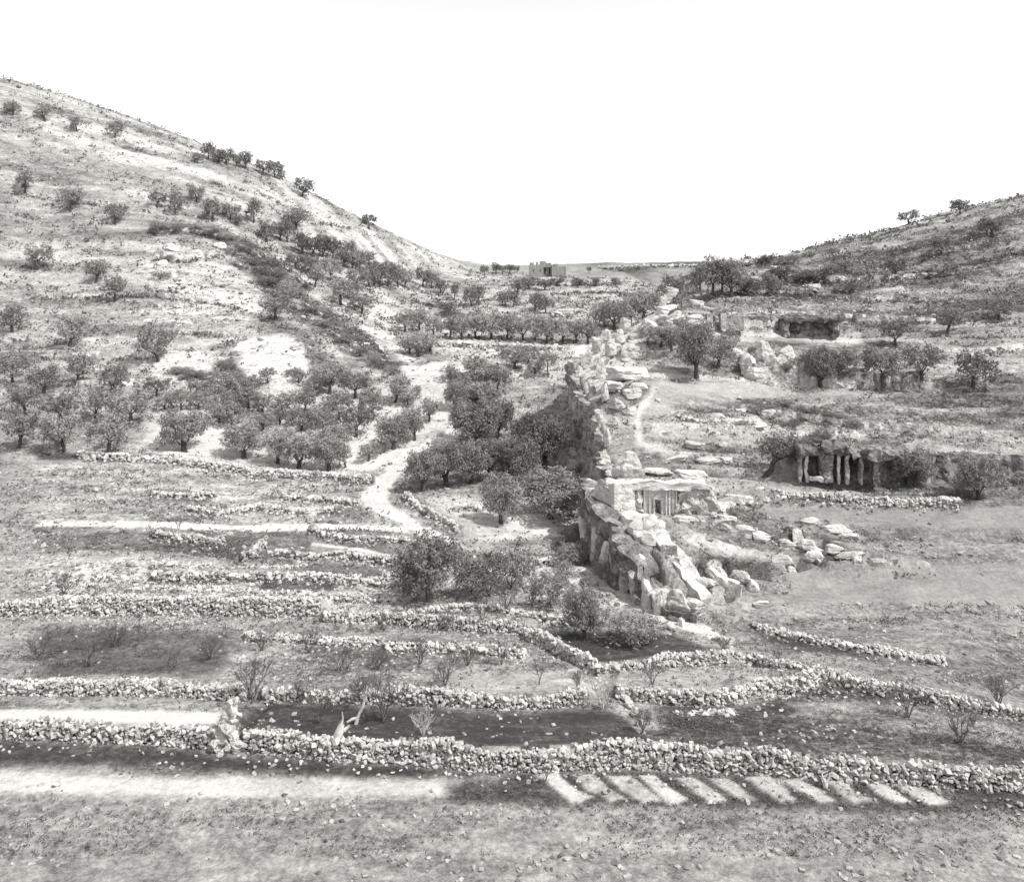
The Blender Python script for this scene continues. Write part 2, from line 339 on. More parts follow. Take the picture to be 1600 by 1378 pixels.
# ------------------------------------------------------------------ ground cover and some painted-in shade: what grows or lies where (albedo only)
# (kind of ground, polygon in the photograph, pale 0..1, stony 0..1, soft edge in metres, name or None)
GROUND = [
    (None, [(236, 225), (480, 310), (750, 425), (640, 440), (520, 400), (440, 360), (240, 300)], .66, .5, 8),
    (None, [(236, 365), (360, 365), (470, 450), (560, 540), (480, 590), (420, 520), (236, 530)], .72, .8, 5),
    (None, [(236, 346), (345, 356), (420, 390), (470, 440), (560, 510), (640, 575), (610, 590), (500, 535), (430, 480), (400, 440), (330, 375), (236, 366)], .30, .6, 2),
    (None, [(392, 400), (430, 405), (445, 430), (440, 448), (400, 440)], .18, .2, 2),
    (None, [(430, 480), (520, 545), (600, 600), (560, 610), (490, 580), (440, 530), (400, 520), (400, 500)], .38, .6, 3),
    (None, [(470, 455), (560, 500), (640, 570), (660, 560), (600, 500), (540, 470)], .82, .7, 2),
    ('pale_scarp', [(364, 545), (382, 530), (420, 526), (460, 528), (474, 545), (480, 578), (466, 590), (455, 612), (440, 640), (420, 642), (424, 602), (398, 592), (380, 570)], .9, .7, .8),
    ('dry_gully', [(628, 572), (668, 568), (704, 562), (706, 590), (692, 610), (676, 622), (652, 618), (640, 595)], .9, .4, 1.2),
    (None, [(670, 552), (800, 556), (880, 550), (880, 538), (760, 536), (670, 536)], .85, .4, 2),
    (None, [(236, 550), (370, 545), (390, 590), (370, 610), (236, 610)], .82, .6, 2),
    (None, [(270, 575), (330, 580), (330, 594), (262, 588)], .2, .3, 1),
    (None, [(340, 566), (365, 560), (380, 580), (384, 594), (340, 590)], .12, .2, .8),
    (None, [(236, 620), (700, 600), (716, 660), (600, 735), (520, 742), (236, 712)], .84, .3, 3),
    (None, [(236, 660), (360, 660), (370, 715), (236, 706)], .92, .15, 2),
    (None, [(60, 706), (236, 708), (330, 722), (420, 734), (520, 742), (590, 748), (585, 756), (500, 752), (400, 745), (300, 728), (60, 718)], .15, .2, .6),  # shade of the low terrace wall, painted as a dark band
    (None, [(60, 724), (236, 722), (500, 750), (590, 760), (560, 800), (500, 812), (236, 812), (60, 812)], .60, .8, 2),
    (None, [(236, 765), (290, 765), (330, 775), (330, 785), (236, 782)], .32, .5, 1),
    (None, [(500, 790), (570, 795), (585, 812), (500, 812)], .38, .4, 1),
    (None, [(60, 828), (236, 830), (400, 828), (500, 830), (470, 870), (400, 880), (236, 860), (60, 860)], .34, .5, .8),
    (None, [(60, 868), (236, 868), (420, 905), (640, 915), (640, 950), (236, 958), (60, 958)], .66, 1., 1.5),
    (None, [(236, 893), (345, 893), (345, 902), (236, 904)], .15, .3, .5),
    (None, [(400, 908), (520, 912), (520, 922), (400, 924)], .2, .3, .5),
    (None, [(480, 880), (560, 884), (640, 890), (640, 900), (480, 896)], .3, .3, .8),
    (None, [(500, 812), (700, 858), (800, 868), (800, 890), (640, 884), (560, 858), (490, 842)], .36, .4, 1.5),
    ('footpath', [(488, 848), (520, 850), (580, 860), (640, 872), (740, 884), (790, 892), (790, 896), (740, 889), (640, 878), (580, 866), (520, 856), (488, 853)], .95, .1, .25),
    ('footpath', [(60, 812), (236, 814), (380, 821), (440, 818), (500, 818), (560, 820), (600, 822), (640, 824), (640, 832), (560, 828), (500, 828), (420, 830), (300, 827), (236, 824), (60, 822)], .95, .28, .4),
    (None, [(60, 980), (236, 985), (365, 985), (360, 1030), (330, 1055), (236, 1056), (60, 1056)], .25, .3, 1),
    (None, [(366, 1000), (640, 1000), (830, 1000), (900, 1050), (640, 1062), (366, 1062)], .55, .8, 1),
    (None, [(690, 1035), (860, 1048), (940, 1062), (1140, 1045), (1290, 1062), (1240, 1068), (1140, 1078), (690, 1078)], .66, .3, .8),
    ('ploughed_field', [(850, 992), (930, 985), (1055, 992), (1110, 1015), (1080, 1022), (1015, 1030), (940, 1044), (905, 1018)], .08, .3, .6),
    ('grass_field', [(1100, 962), (1340, 945), (1640, 945), (1640, 1100), (1350, 1050), (1290, 1040), (1200, 1018), (1140, 1004)], .46, .55, 1),
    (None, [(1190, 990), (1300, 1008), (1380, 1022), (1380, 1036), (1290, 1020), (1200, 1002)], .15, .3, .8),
    ('ploughed_field', [(384, 1106), (430, 1100), (620, 1106), (780, 1114), (920, 1108), (965, 1112), (1005, 1140), (1030, 1158), (1010, 1190), (860, 1194), (700, 1190), (560, 1178), (440, 1170), (376, 1160)], .10, .30, .7),
    ('stony_field', [(1040, 1106), (1150, 1106), (1230, 1092), (1290, 1070), (1640, 1140), (1640, 1200), (1340, 1204), (1180, 1194), (1060, 1190), (1010, 1186), (1030, 1150)], .13, .8, .8),
    (None, [(1230, 1095), (1345, 1090), (1640, 1140), (1640, 1170), (1345, 1130), (1240, 1122)], .5, .6, 1),
    (None, [(950, 1092), (975, 1092), (1000, 1120), (1010, 1150), (985, 1130)], .6, 1., .8),
    ('bare_strip', [(-160, 1106), (236, 1110), (345, 1112), (338, 1133), (236, 1131), (-160, 1128)], 1.0, .0, .4),
    ('ploughed_field', [(-160, 1150), (236, 1168), (380, 1180), (520, 1192), (640, 1198), (730, 1212), (560, 1212), (380, 1205), (250, 1200), (-160, 1190)], .10, .3, .6),
    ('bare_strip', [(-160, 1200), (250, 1212), (500, 1216), (720, 1218), (722, 1242), (500, 1246), (280, 1244), (-160, 1236)], .9, .25, .5),
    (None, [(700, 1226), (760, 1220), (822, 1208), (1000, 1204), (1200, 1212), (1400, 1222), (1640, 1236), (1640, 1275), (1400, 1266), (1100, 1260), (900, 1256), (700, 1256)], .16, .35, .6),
    (None, [(660, 775), (720, 772), (800, 800), (870, 830), (880, 845), (760, 850), (700, 815)], .8, .25, 1.2),
    (None, [(780, 802), (890, 806), (898, 826), (880, 840), (790, 826)], .98, .1, .6),
    (None, [(640, 772), (665, 790), (715, 826), (720, 838), (690, 828), (640, 792)], .42, .6, .6),
    (None, [(760, 846), (890, 842), (905, 860), (900, 880), (800, 876)], .5, .6, 1),
    ('dirt_path', [(722, 640), (708, 625), (690, 628), (702, 640), (708, 655), (700, 672), (686, 684), (660, 692), (636, 702), (608, 722), (592, 744), (572, 762), (562, 780), (570, 792), (600, 806), (628, 822), (655, 836), (690, 848), (724, 856), (712, 842), (676, 826), (640, 808), (612, 792), (606, 776), (616, 756), (630, 736), (655, 714), (690, 698), (714, 690), (722, 670)], .95, .28, .4),
    ('bare_strip', [(590, 730), (560, 736), (500, 724), (600, 700), (640, 690), (640, 700)], .95, .1, .8),
    (None, [(700, 552), (890, 552), (880, 600), (800, 620), (720, 600)], .68, .7, 2),
    (None, [(650, 430), (1000, 430), (1040, 470), (980, 520), (640, 510)], .6, .8, 6),
    (None, [(900, 408), (1200, 405), (1200, 424), (900, 434)], .5, .3, 12),
    (None, [(925, 411.5), (1190, 409), (1190, 414), (1050, 415.5), (930, 416)], .18, .5, 10),
    (None, [(890, 540), (960, 520), (1030, 470), (1060, 480), (1010, 530), (1000, 560), (950, 600), (900, 650)], .9, .6, 1),
    ('terrace_field', [(1000, 596), (1140, 598), (1345, 604), (1345, 626), (1190, 622), (1080, 640), (1010, 650), (994, 655), (1000, 630), (1020, 612)], .66, .06, .6),
    ('footpath', [(1016, 604), (1030, 604), (1012, 634), (1000, 660), (1006, 690), (1040, 702), (1120, 712), (1120, 718), (1035, 710), (994, 696), (990, 660), (998, 634)], .84, .3, .4),
    (None, [(1050, 626), (1345, 618), (1640, 620), (1640, 690), (1345, 690), (1240, 690), (1060, 650)], .36, .7, 1.5),
    (None, [(1020, 664), (1200, 672), (1180, 684), (1020, 682)], .64, .2, .8),
    (None, [(1090, 730), (1240, 735), (1345, 752), (1640, 756), (1640, 768), (1345, 768), (1180, 768), (1090, 770)], .6, .3, .8),
    ('terrace_field', [(1180, 790), (1345, 792), (1640, 792), (1640, 830), (1345, 822), (1200, 812)], .54, .05, .6),
    (None, [(1040, 800), (1150, 796), (1230, 812), (1240, 840), (1200, 862), (1120, 850), (1070, 820)], .34, .6, .8),
    (None, [(1060, 836), (1100, 838), (1180, 862), (1200, 872), (1140, 866), (1064, 850)], .76, .35, .6),
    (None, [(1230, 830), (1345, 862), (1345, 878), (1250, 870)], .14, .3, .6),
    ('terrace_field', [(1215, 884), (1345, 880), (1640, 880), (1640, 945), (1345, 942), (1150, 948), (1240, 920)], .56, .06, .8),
    (None, [(1058, 872), (1100, 872), (1112, 930), (1090, 935)], .1, .1, .4),  # shadow of the quarry cut, painted into the ground tone
    (None, [(1100, 868), (1200, 880), (1205, 905), (1110, 905)], .16, .3, .6),
    (None, [(1150, 430), (1345, 390), (1640, 320), (1640, 500), (1345, 500), (1200, 480)], .3, .7, 4),
    (None, [(1090, 515), (1345, 524), (1345, 536), (1130, 536), (1080, 526)], .82, .1, 1),
    (None, [(1130, 540), (1345, 550), (1345, 600), (1180, 596)], .62, .9, 1.5),
    (None, [(1000, 570), (1090, 586), (1180, 590), (1180, 598), (1000, 590)], .8, .2, .5),
    ('footpath', [(896, 882), (934, 894), (1004, 936), (1064, 962), (1144, 998), (1144, 1007), (1050, 979), (980, 948), (924, 912), (896, 898)], .98, .25, .4),
    (None, [(800, 880), (890, 880), (960, 930), (1040, 975), (1000, 990), (900, 960), (800, 950)], .62, .9, 1),
]
BEDS = []
JB = random.Random(3)
for i, u in enumerate((838, 889, 940, 990, 1046, 1104, 1162, 1220, 1276, 1335, 1395)):
    v0, v1 = 1210 + i * 0.8, 1250 + i * 0.6
    u += JB.uniform(-4, 4)
    BEDS.append(('garden_bed', [(u + JB.uniform(-5, 5), v0 + JB.uniform(-3, 3)), (u + 35 + JB.uniform(-7, 5), v0 - 2 + JB.uniform(-3, 3)), (u + 56 + JB.uniform(-5, 5), v0 + 16 + JB.uniform(-4, 4)), (u + 90 + JB.uniform(-7, 5), v1 + JB.uniform(-6, 2)), (u + 60 + JB.uniform(-4, 4), v1 + 3 + JB.uniform(-5, 3)), (u + 28 + JB.uniform(-5, 5), v0 + 20)], .80 + JB.uniform(-.08, .1), .3, .13))

def bbox_idx(poly, m):
    ks = np.nonzero((ds > poly[:, 1].min() - m) & (ds < poly[:, 1].max() + m))[0]
    return slice(ks[0], ks[-1] + 1)

def inside(x, y, poly):
    c = np.zeros(x.shape, bool)
    n = len(poly)
    for i in range(n):
        x0, y0 = poly[i]; x1, y1 = poly[(i + 1) % n]
        cond = ((y0 > y) != (y1 > y))
        c ^= cond & (x < (x1 - x0) * (y - y0) / (y1 - y0 + 1e-12) + x0)
    return c

for P, dpt in PITW:
    ksl = bbox_idx(P, 1.5)
    jx = 0.35 * fbm(X[:, ksl] / .9, Y[:, ksl] / .9, 5, 2)
    x, y = X[:, ksl] + jx, Y[:, ksl] - jx
    dist, _, _, _ = polydist(x, y, np.vstack([P, P[:1]]))
    H[:, ksl] -= dpt * sstep(-.1, .5, np.where(inside(x, y, P), dist, -dist))
tone = 0.55 + 0 * X
stony = 0.5 + 0 * X
tone = np.where((X < 0) & (Y > 120), 0.57, tone)
tone = np.where((X > 14) & (Y > 84), 0.50, tone)
own = np.zeros(X.shape, int)
NAMES = ['hillside']
wx = 0.5 * fbm(X / 1.3, Y / 1.3, 51, 3); wy = 0.5 * fbm(X / 1.3, Y / 1.3, 77, 3)
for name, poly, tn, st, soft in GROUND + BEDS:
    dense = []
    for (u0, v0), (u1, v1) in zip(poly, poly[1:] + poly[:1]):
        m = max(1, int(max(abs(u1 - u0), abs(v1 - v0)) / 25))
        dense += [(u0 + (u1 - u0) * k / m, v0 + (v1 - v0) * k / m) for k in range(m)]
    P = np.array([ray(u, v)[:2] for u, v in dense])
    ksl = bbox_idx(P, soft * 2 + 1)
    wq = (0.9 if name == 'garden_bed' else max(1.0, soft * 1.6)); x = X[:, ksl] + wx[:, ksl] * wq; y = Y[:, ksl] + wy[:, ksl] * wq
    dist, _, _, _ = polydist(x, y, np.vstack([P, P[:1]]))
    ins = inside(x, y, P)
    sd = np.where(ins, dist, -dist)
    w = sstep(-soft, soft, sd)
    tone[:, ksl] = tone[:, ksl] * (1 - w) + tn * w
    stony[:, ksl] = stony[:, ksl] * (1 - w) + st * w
    if name:
        NAMES.append(name)
        o = own[:, ksl]; o[w > 0.5] = len(NAMES) - 1
        H[:, ksl] += (0.06 * w if name == 'garden_bed' else 0)

# strata: streaks of bare rock and scrub that follow the beds of the hills
A0 = np.array(ray(470, 440)[:2]); A1 = np.array(ray(620, 560)[:2]); dv = (A1 - A0) / np.hypot(*(A1 - A0))
al = (X * dv[0] + Y * dv[1]); ac = (-X * dv[1] + Y * dv[0])
sflank = fbm(al / 34, ac / 3.2, 301, 4); sfront = fbm(X / 26 + Y / 60, Y / 4.5, 305, 4)
U_ = CX + F * X / Y
wf = sstep(380, 470, U_) * (1 - sstep(640, 760, U_))
hill = sstep(150, 170, Y) * (1 - sstep(330, 380, Y)) * (U_ < 760) * (own == 0)
tone = tone + hill * .75 * (sflank * wf + sfront * (1 - wf))
plat = (own == 0) * (U_ > 930) * sstep(82, 95, Y) * (1 - sstep(250, 300, Y))
tone = np.clip(tone + plat * 0.9 * fbm(X / 16 - Y / 30, Y / 2.4, 311, 4), 0.03, 1)
# ------------------------------------------------------------------ materials
def new_mat(name):
    m = bpy.data.materials.new(name); m.use_nodes = True
    n = m.node_tree; n.nodes.clear()
    out = n.nodes.new('ShaderNodeOutputMaterial'); b = n.nodes.new('ShaderNodeBsdfPrincipled')
    b.inputs['Roughness'].default_value = 0.9
    b.inputs['Specular IOR Level'].default_value = 0.15
    n.links.new(b.outputs[0], out.inputs[0])
    return m, n, b

def math_node(n, op, a, b=None, clamp=False):
    m = n.nodes.new('ShaderNodeMath'); m.operation = op; m.use_clamp = clamp
    for i, q in enumerate((a, b)):
        if q is None: continue
        if isinstance(q, (int, float)): m.inputs[i].default_value = q
        else: n.links.new(q, m.inputs[i])
    return m.outputs[0]

def noise_node(n, scale, detail=4, rough=0.55, vec=None):
    t = n.nodes.new('ShaderNodeTexNoise'); t.inputs['Scale'].default_value = scale
    t.inputs['Detail'].default_value = detail; t.inputs['Roughness'].default_value = rough
    if vec is None:
        g = n.nodes.new('ShaderNodeNewGeometry'); vec = g.outputs['Position']
    n.links.new(vec, t.inputs['Vector'])
    return t.outputs['Fac']

def ramp_node(n, fac, stops):
    r = n.nodes.new('ShaderNodeValToRGB')
    el = r.color_ramp.elements
    while len(el) < len(stops): el.new(0.5)
    for e, (p, c) in zip(el, stops):
        e.position = p; e.color = (c * WARM[0], c * WARM[1], c * WARM[2], 1)
    n.links.new(fac, r.inputs[0])
    return r.outputs[0]

def bump(n, b, h, strength=0.6, dist=0.2):
    k = n.nodes.new('ShaderNodeBump'); k.inputs['Strength'].default_value = strength; k.inputs['Distance'].default_value = dist
    n.links.new(h, k.inputs['Height']); n.links.new(k.outputs[0], b.inputs['Normal'])

def ground_mat():
    m, n, b = new_mat('stony_ground')
    at = n.nodes.new('ShaderNodeAttribute'); at.attribute_name = 'pale'
    st = n.nodes.new('ShaderNodeAttribute'); st.attribute_name = 'stony'
    geo = n.nodes.new('ShaderNodeNewGeometry')
    mp = n.nodes.new('ShaderNodeMapping'); mp.inputs['Scale'].default_value = (0.5, 1.0, 1.3)
    n.links.new(geo.outputs['Position'], mp.inputs[0])
    nA = noise_node(n, 0.10, 3, .5, mp.outputs[0]); nB = noise_node(n, 0.6, 8, .72, mp.outputs[0]); nC = noise_node(n, 2.4, 8, .8); nD = noise_node(n, 1.4, 3, .6)
    v = at.outputs['Fac']
    amp = math_node(n, 'ADD', math_node(n, 'MULTIPLY', st.outputs['Fac'], .85), 0.26)
    var = math_node(n, 'ADD', math_node(n, 'MULTIPLY', math_node(n, 'SUBTRACT', nA, .5), .9), math_node(n, 'MULTIPLY', math_node(n, 'SUBTRACT', nB, .5), 1.7))
    var = math_node(n, 'ADD', var, math_node(n, 'MULTIPLY', math_node(n, 'SUBTRACT', nC, .5), 2.4))
    v = math_node(n, 'ADD', v, math_node(n, 'MULTIPLY', var, amp))
    v = math_node(n, 'ADD', v, 0.0, True)
    col = ramp_node(n, v, [(0, .045), (.12, .07), (.3, .13), (.5, .235), (.7, .36), (.88, .52), (1, .62)])
    # bare limestone where it is too steep for soil
    sp = n.nodes.new('ShaderNodeSeparateXYZ'); n.links.new(geo.outputs['Normal'], sp.inputs[0])
    steep = ramp_node(n, sp.outputs[2], [(.45, 1), (.68, 0)])
    rock = ramp_node(n, noise_node(n, 1.2, 8, .7), [(.3, .18), (.5, .42), (.7, .62)])
    mx = n.nodes.new('ShaderNodeMix'); mx.data_type = 'RGBA'
    n.links.new(steep, mx.inputs[0]); n.links.new(col, mx.inputs[6]); n.links.new(rock, mx.inputs[7])
    n.links.new(mx.outputs[2], b.inputs['Base Color'])
    bump(n, b, math_node(n, 'ADD', nC, math_node(n, 'MULTIPLY', nB, 2.0)), .7, .25)
    return m

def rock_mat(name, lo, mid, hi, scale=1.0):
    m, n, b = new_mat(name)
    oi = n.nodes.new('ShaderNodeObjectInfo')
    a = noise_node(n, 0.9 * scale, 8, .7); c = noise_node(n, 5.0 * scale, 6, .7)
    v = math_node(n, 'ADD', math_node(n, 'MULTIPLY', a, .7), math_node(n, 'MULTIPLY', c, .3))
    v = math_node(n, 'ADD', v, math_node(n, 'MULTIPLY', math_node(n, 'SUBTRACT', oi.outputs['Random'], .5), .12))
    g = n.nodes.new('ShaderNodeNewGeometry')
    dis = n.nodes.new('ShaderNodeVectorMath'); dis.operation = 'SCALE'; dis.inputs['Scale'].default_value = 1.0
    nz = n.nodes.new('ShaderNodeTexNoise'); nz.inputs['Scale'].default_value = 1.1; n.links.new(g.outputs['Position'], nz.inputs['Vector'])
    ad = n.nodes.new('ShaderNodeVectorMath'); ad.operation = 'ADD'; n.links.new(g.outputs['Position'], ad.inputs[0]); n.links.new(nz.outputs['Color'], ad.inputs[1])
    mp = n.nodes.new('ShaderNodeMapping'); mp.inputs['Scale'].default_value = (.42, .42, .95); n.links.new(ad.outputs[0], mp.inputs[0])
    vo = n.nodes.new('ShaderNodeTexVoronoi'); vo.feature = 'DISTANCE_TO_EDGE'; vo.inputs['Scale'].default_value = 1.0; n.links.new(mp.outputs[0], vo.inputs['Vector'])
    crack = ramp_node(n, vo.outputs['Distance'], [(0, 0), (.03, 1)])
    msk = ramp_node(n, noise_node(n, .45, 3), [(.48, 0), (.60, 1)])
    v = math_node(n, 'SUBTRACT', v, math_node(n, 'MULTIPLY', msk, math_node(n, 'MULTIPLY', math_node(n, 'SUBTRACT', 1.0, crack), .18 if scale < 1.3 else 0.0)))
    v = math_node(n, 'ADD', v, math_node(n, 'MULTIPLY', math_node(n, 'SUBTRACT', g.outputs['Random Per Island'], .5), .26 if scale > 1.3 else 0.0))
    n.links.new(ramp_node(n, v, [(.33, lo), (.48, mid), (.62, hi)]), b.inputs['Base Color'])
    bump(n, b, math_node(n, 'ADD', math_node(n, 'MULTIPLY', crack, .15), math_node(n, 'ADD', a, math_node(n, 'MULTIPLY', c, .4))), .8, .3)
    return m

def leaf_mat(name, lo, hi):
    m, n, b = new_mat(name)
    oi = n.nodes.new('ShaderNodeObjectInfo')
    g = n.nodes.new('ShaderNodeNewGeometry')
    v = math_node(n, 'ADD', math_node(n, 'MULTIPLY', g.outputs['Random Per Island'], .4), math_node(n, 'MULTIPLY', oi.outputs['Random'], .6))
    n.links.new(ramp_node(n, v, [(0, lo), (1, hi)]), b.inputs['Base Color'])
    b.inputs['Roughness'].default_value = .6
    b.inputs['Specular IOR Level'].default_value = .3
    tr = n.nodes.new('ShaderNodeBsdfTranslucent'); n.links.new(ramp_node(n, v, [(0, lo), (1, hi)]), tr.inputs[0])
    mix = n.nodes.new('ShaderNodeMixShader'); mix.inputs[0].default_value = .25
    out = [q for q in n.nodes if q.type == 'OUTPUT_MATERIAL'][0]
    n.links.new(b.outputs[0], mix.inputs[1]); n.links.new(tr.outputs[0], mix.inputs[2]); n.links.new(mix.outputs[0], out.inputs[0])
    return m

def plain_mat(name, lo, hi, scale=3):
    m, n, b = new_mat(name)
    n.links.new(ramp_node(n, noise_node(n, scale, 5, .65), [(.3, lo), (.7, hi)]), b.inputs['Base Color'])
    bump(n, b, noise_node(n, scale * 3, 4), .5, .05)
    return m

M_GROUND = ground_mat()
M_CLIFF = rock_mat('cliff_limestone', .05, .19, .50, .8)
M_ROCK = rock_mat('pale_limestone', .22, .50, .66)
M_STONE = rock_mat('wall_stone', .24, .48, .66, 1.4)
M_WHITE = rock_mat('white_limestone', .46, .66, .74, 1.4)
M_LOOSE = rock_mat('loose_stone', .14, .32, .54, 1.4)
M_SOIL = plain_mat('wall_core_soil', .06, .14, 2)
M_LEAF = leaf_mat('olive_foliage', .17, .37)
M_LEAFD = leaf_mat('dark_foliage', .12, .29)
M_LEAFP = leaf_mat('pale_foliage', .22, .45)
M_SCRUB = leaf_mat('scrub_foliage', .06, .18)
M_BARK = plain_mat('dark_bark', .045, .10, 4)
M_PALEBARK = plain_mat('pale_bark', .45, .72, 3)
M_TWIG = plain_mat('bare_twigs', .10, .22, 3)
M_MASON = plain_mat('ruin_masonry', .20, .36, 1.5)

# ------------------------------------------------------------------ mesh helpers
def mesh_np(name, V, Fc, mat, smooth=False):
    V = np.asarray(V, np.float32); Fc = np.asarray(Fc, np.int32)
    me = bpy.data.meshes.new(name)
    n = Fc.shape[1]
    me.vertices.add(len(V)); me.vertices.foreach_set('co', V.ravel())
    me.loops.add(Fc.size); me.loops.foreach_set('vertex_index', Fc.ravel())
    me.polygons.add(len(Fc)); me.polygons.foreach_set('loop_start', np.arange(0, Fc.size, n, dtype=np.int32))
    me.polygons.foreach_set('use_smooth', np.full(len(Fc), smooth, bool))
    me.update(calc_edges=True)
    if mat: me.materials.append(mat)
    return me

def link(name, me, parent=None, loc=(0, 0, 0)):
    o = bpy.data.objects.new(name, me); COL.objects.link(o)
    o.location = loc
    if parent: o.parent = parent
    return o

def tag(o, label, cat, group=None):
    o['label'] = label; o['category'] = cat
    if group: o['group'] = group
    return o

def empty(name, loc, label, cat, group=None, rz=0):
    o = bpy.data.objects.new(name, None); COL.objects.link(o)
    o.empty_display_size = .3
    o.location = loc; o.rotation_euler = (0, 0, rz)
    return tag(o, label, cat, group)

def bm_mesh(name, bm, mat, smooth=False):
    me = bpy.data.meshes.new(name)
    bm.to_mesh(me); bm.free()
    for p in me.polygons: p.use_smooth = smooth
    if mat: me.materials.append(mat)
    return me

def box(bm, x0, x1, y0, y1, z0, z1, j=0.0, cuts=0):
    r = bmesh.ops.create_cube(bm, size=1)
    for q in r['verts']:
        q.co = Vector(((x0 + x1) / 2 + q.co.x * (x1 - x0), (y0 + y1) / 2 + q.co.y * (y1 - y0), (z0 + z1) / 2 + q.co.z * (z1 - z0)))
        q.co += Vector((random.uniform(-j, j), random.uniform(-j, j), random.uniform(-j, j)))
    return r['verts']

def hull_variants(n, npts, sq=(1, 1, 1)):
    out = []
    for i in range(n):
        bm = bmesh.new()
        for k in range(npts):
            p = Vector((random.gauss(0, 1), random.gauss(0, 1), random.gauss(0, 1))).normalized()
            p = Vector([math.copysign(abs(c) ** .6, c) for c in p]) * random.uniform(.8, 1.05) * .5
            bm.verts.new((p.x * sq[0], p.y * sq[1], p.z * sq[2]))
        bmesh.ops.convex_hull(bm, input=bm.verts)
        for v in [v for v in bm.verts if not v.link_faces]: bm.verts.remove(v)
        bmesh.ops.triangulate(bm, faces=bm.faces)
        bm.verts.index_update()
        V = np.array([v.co[:] for v in bm.verts]); Fq = np.array([[v.index for v in f.verts] for f in bm.faces])
        bm.free(); out.append((V, Fq))
    return out
HULLS = hull_variants(10, 13)

def rotmats(n, tilt=None):
    a = RNG.uniform(0, 2 * np.pi, n); b = RNG.normal(0, tilt if tilt else 3, n); c = RNG.normal(0, tilt if tilt else 3, n)
    ca, sa, cb, sb, cc, sc = np.cos(a), np.sin(a), np.cos(b), np.sin(b), np.cos(c), np.sin(c)
    R = np.empty((n, 3, 3))
    R[:, 0, 0] = ca * cb; R[:, 0, 1] = ca * sb * sc - sa * cc; R[:, 0, 2] = ca * sb * cc + sa * sc
    R[:, 1, 0] = sa * cb; R[:, 1, 1] = sa * sb * sc + ca * cc; R[:, 1, 2] = sa * sb * cc - ca * sc
    R[:, 2, 0] = -sb; R[:, 2, 1] = cb * sc; R[:, 2, 2] = cb * cc
    return R

def merged_stones(pos, scl, tilt=.5):
    Vs, Fs, off = [], [], 0
    n = len(pos)
    R = rotmats(n, tilt); which = RNG.integers(0, len(HULLS), n)
    for i, (V, Fq) in enumerate(HULLS):
        k = np.nonzero(which == i)[0]
        if not len(k): continue
        P = np.einsum('nij,nvj->nvi', R[k], V[None] * scl[k][:, None, :]) + pos[k][:, None, :]
        Vs.append(P.reshape(-1, 3))
        Fs.append((Fq[None] + (np.arange(len(k)) * len(V))[:, None, None]).reshape(-1, 3) + off)
        off += len(k) * len(V)
    return np.vstack(Vs), np.vstack(Fs)

# ------------------------------------------------------------------ terrain objects
V = np.stack([X, Y, H], -1).reshape(-1, 3)
ii, kk = np.meshgrid(np.arange(NU - 1), np.arange(ND - 1), indexing='ij')
a = (ii * ND + kk).ravel()
quads = np.stack([a, a + ND, a + ND + 1, a + 1], 1)
qown = own[:-1, :-1].ravel()
def terrain_part(name, faces):
    idx, inv = np.unique(faces, return_inverse=True)
    me = mesh_np(name, V[idx], inv.reshape(-1, 4), M_GROUND, True)
    for nm, arr in (('pale', tone), ('stony', stony)):
        at = me.attributes.new(nm, 'FLOAT', 'POINT')
        at.data.foreach_set('value', arr.ravel()[idx].astype(np.float32))
    o = link(name, me); o['kind'] = 'structure'
    return o
for i, nm in enumerate(NAMES):
    f = quads[qown == i]
    if len(f): terrain_part(nm, f)
# the bank we stand on, carried on behind
n = 40
gx, gy = np.meshgrid(np.linspace(-90, 90, n), np.linspace(-80, 4.2, n), indexing='ij')
gz = -4.75 + 0.02 * gy + 0.6 * fbm(gx / 6, gy / 6, 5, 3) - 0.5
gv = np.stack([gx, gy, gz], -1).reshape(-1, 3)
i2, k2 = np.meshgrid(np.arange(n - 1), np.arange(n - 1), indexing='ij'); a = (i2 * n + k2).ravel()
me = mesh_np('bank', gv, np.stack([a, a + n, a + n + 1, a + 1], 1), M_GROUND, True)
for nm, val in (('pale', .5), ('stony', .5)):
    at = me.attributes.new(nm, 'FLOAT', 'POINT'); at.data.foreach_set('value', np.full(n * n, val, np.float32))
link('bank', me)['kind'] = 'structure'

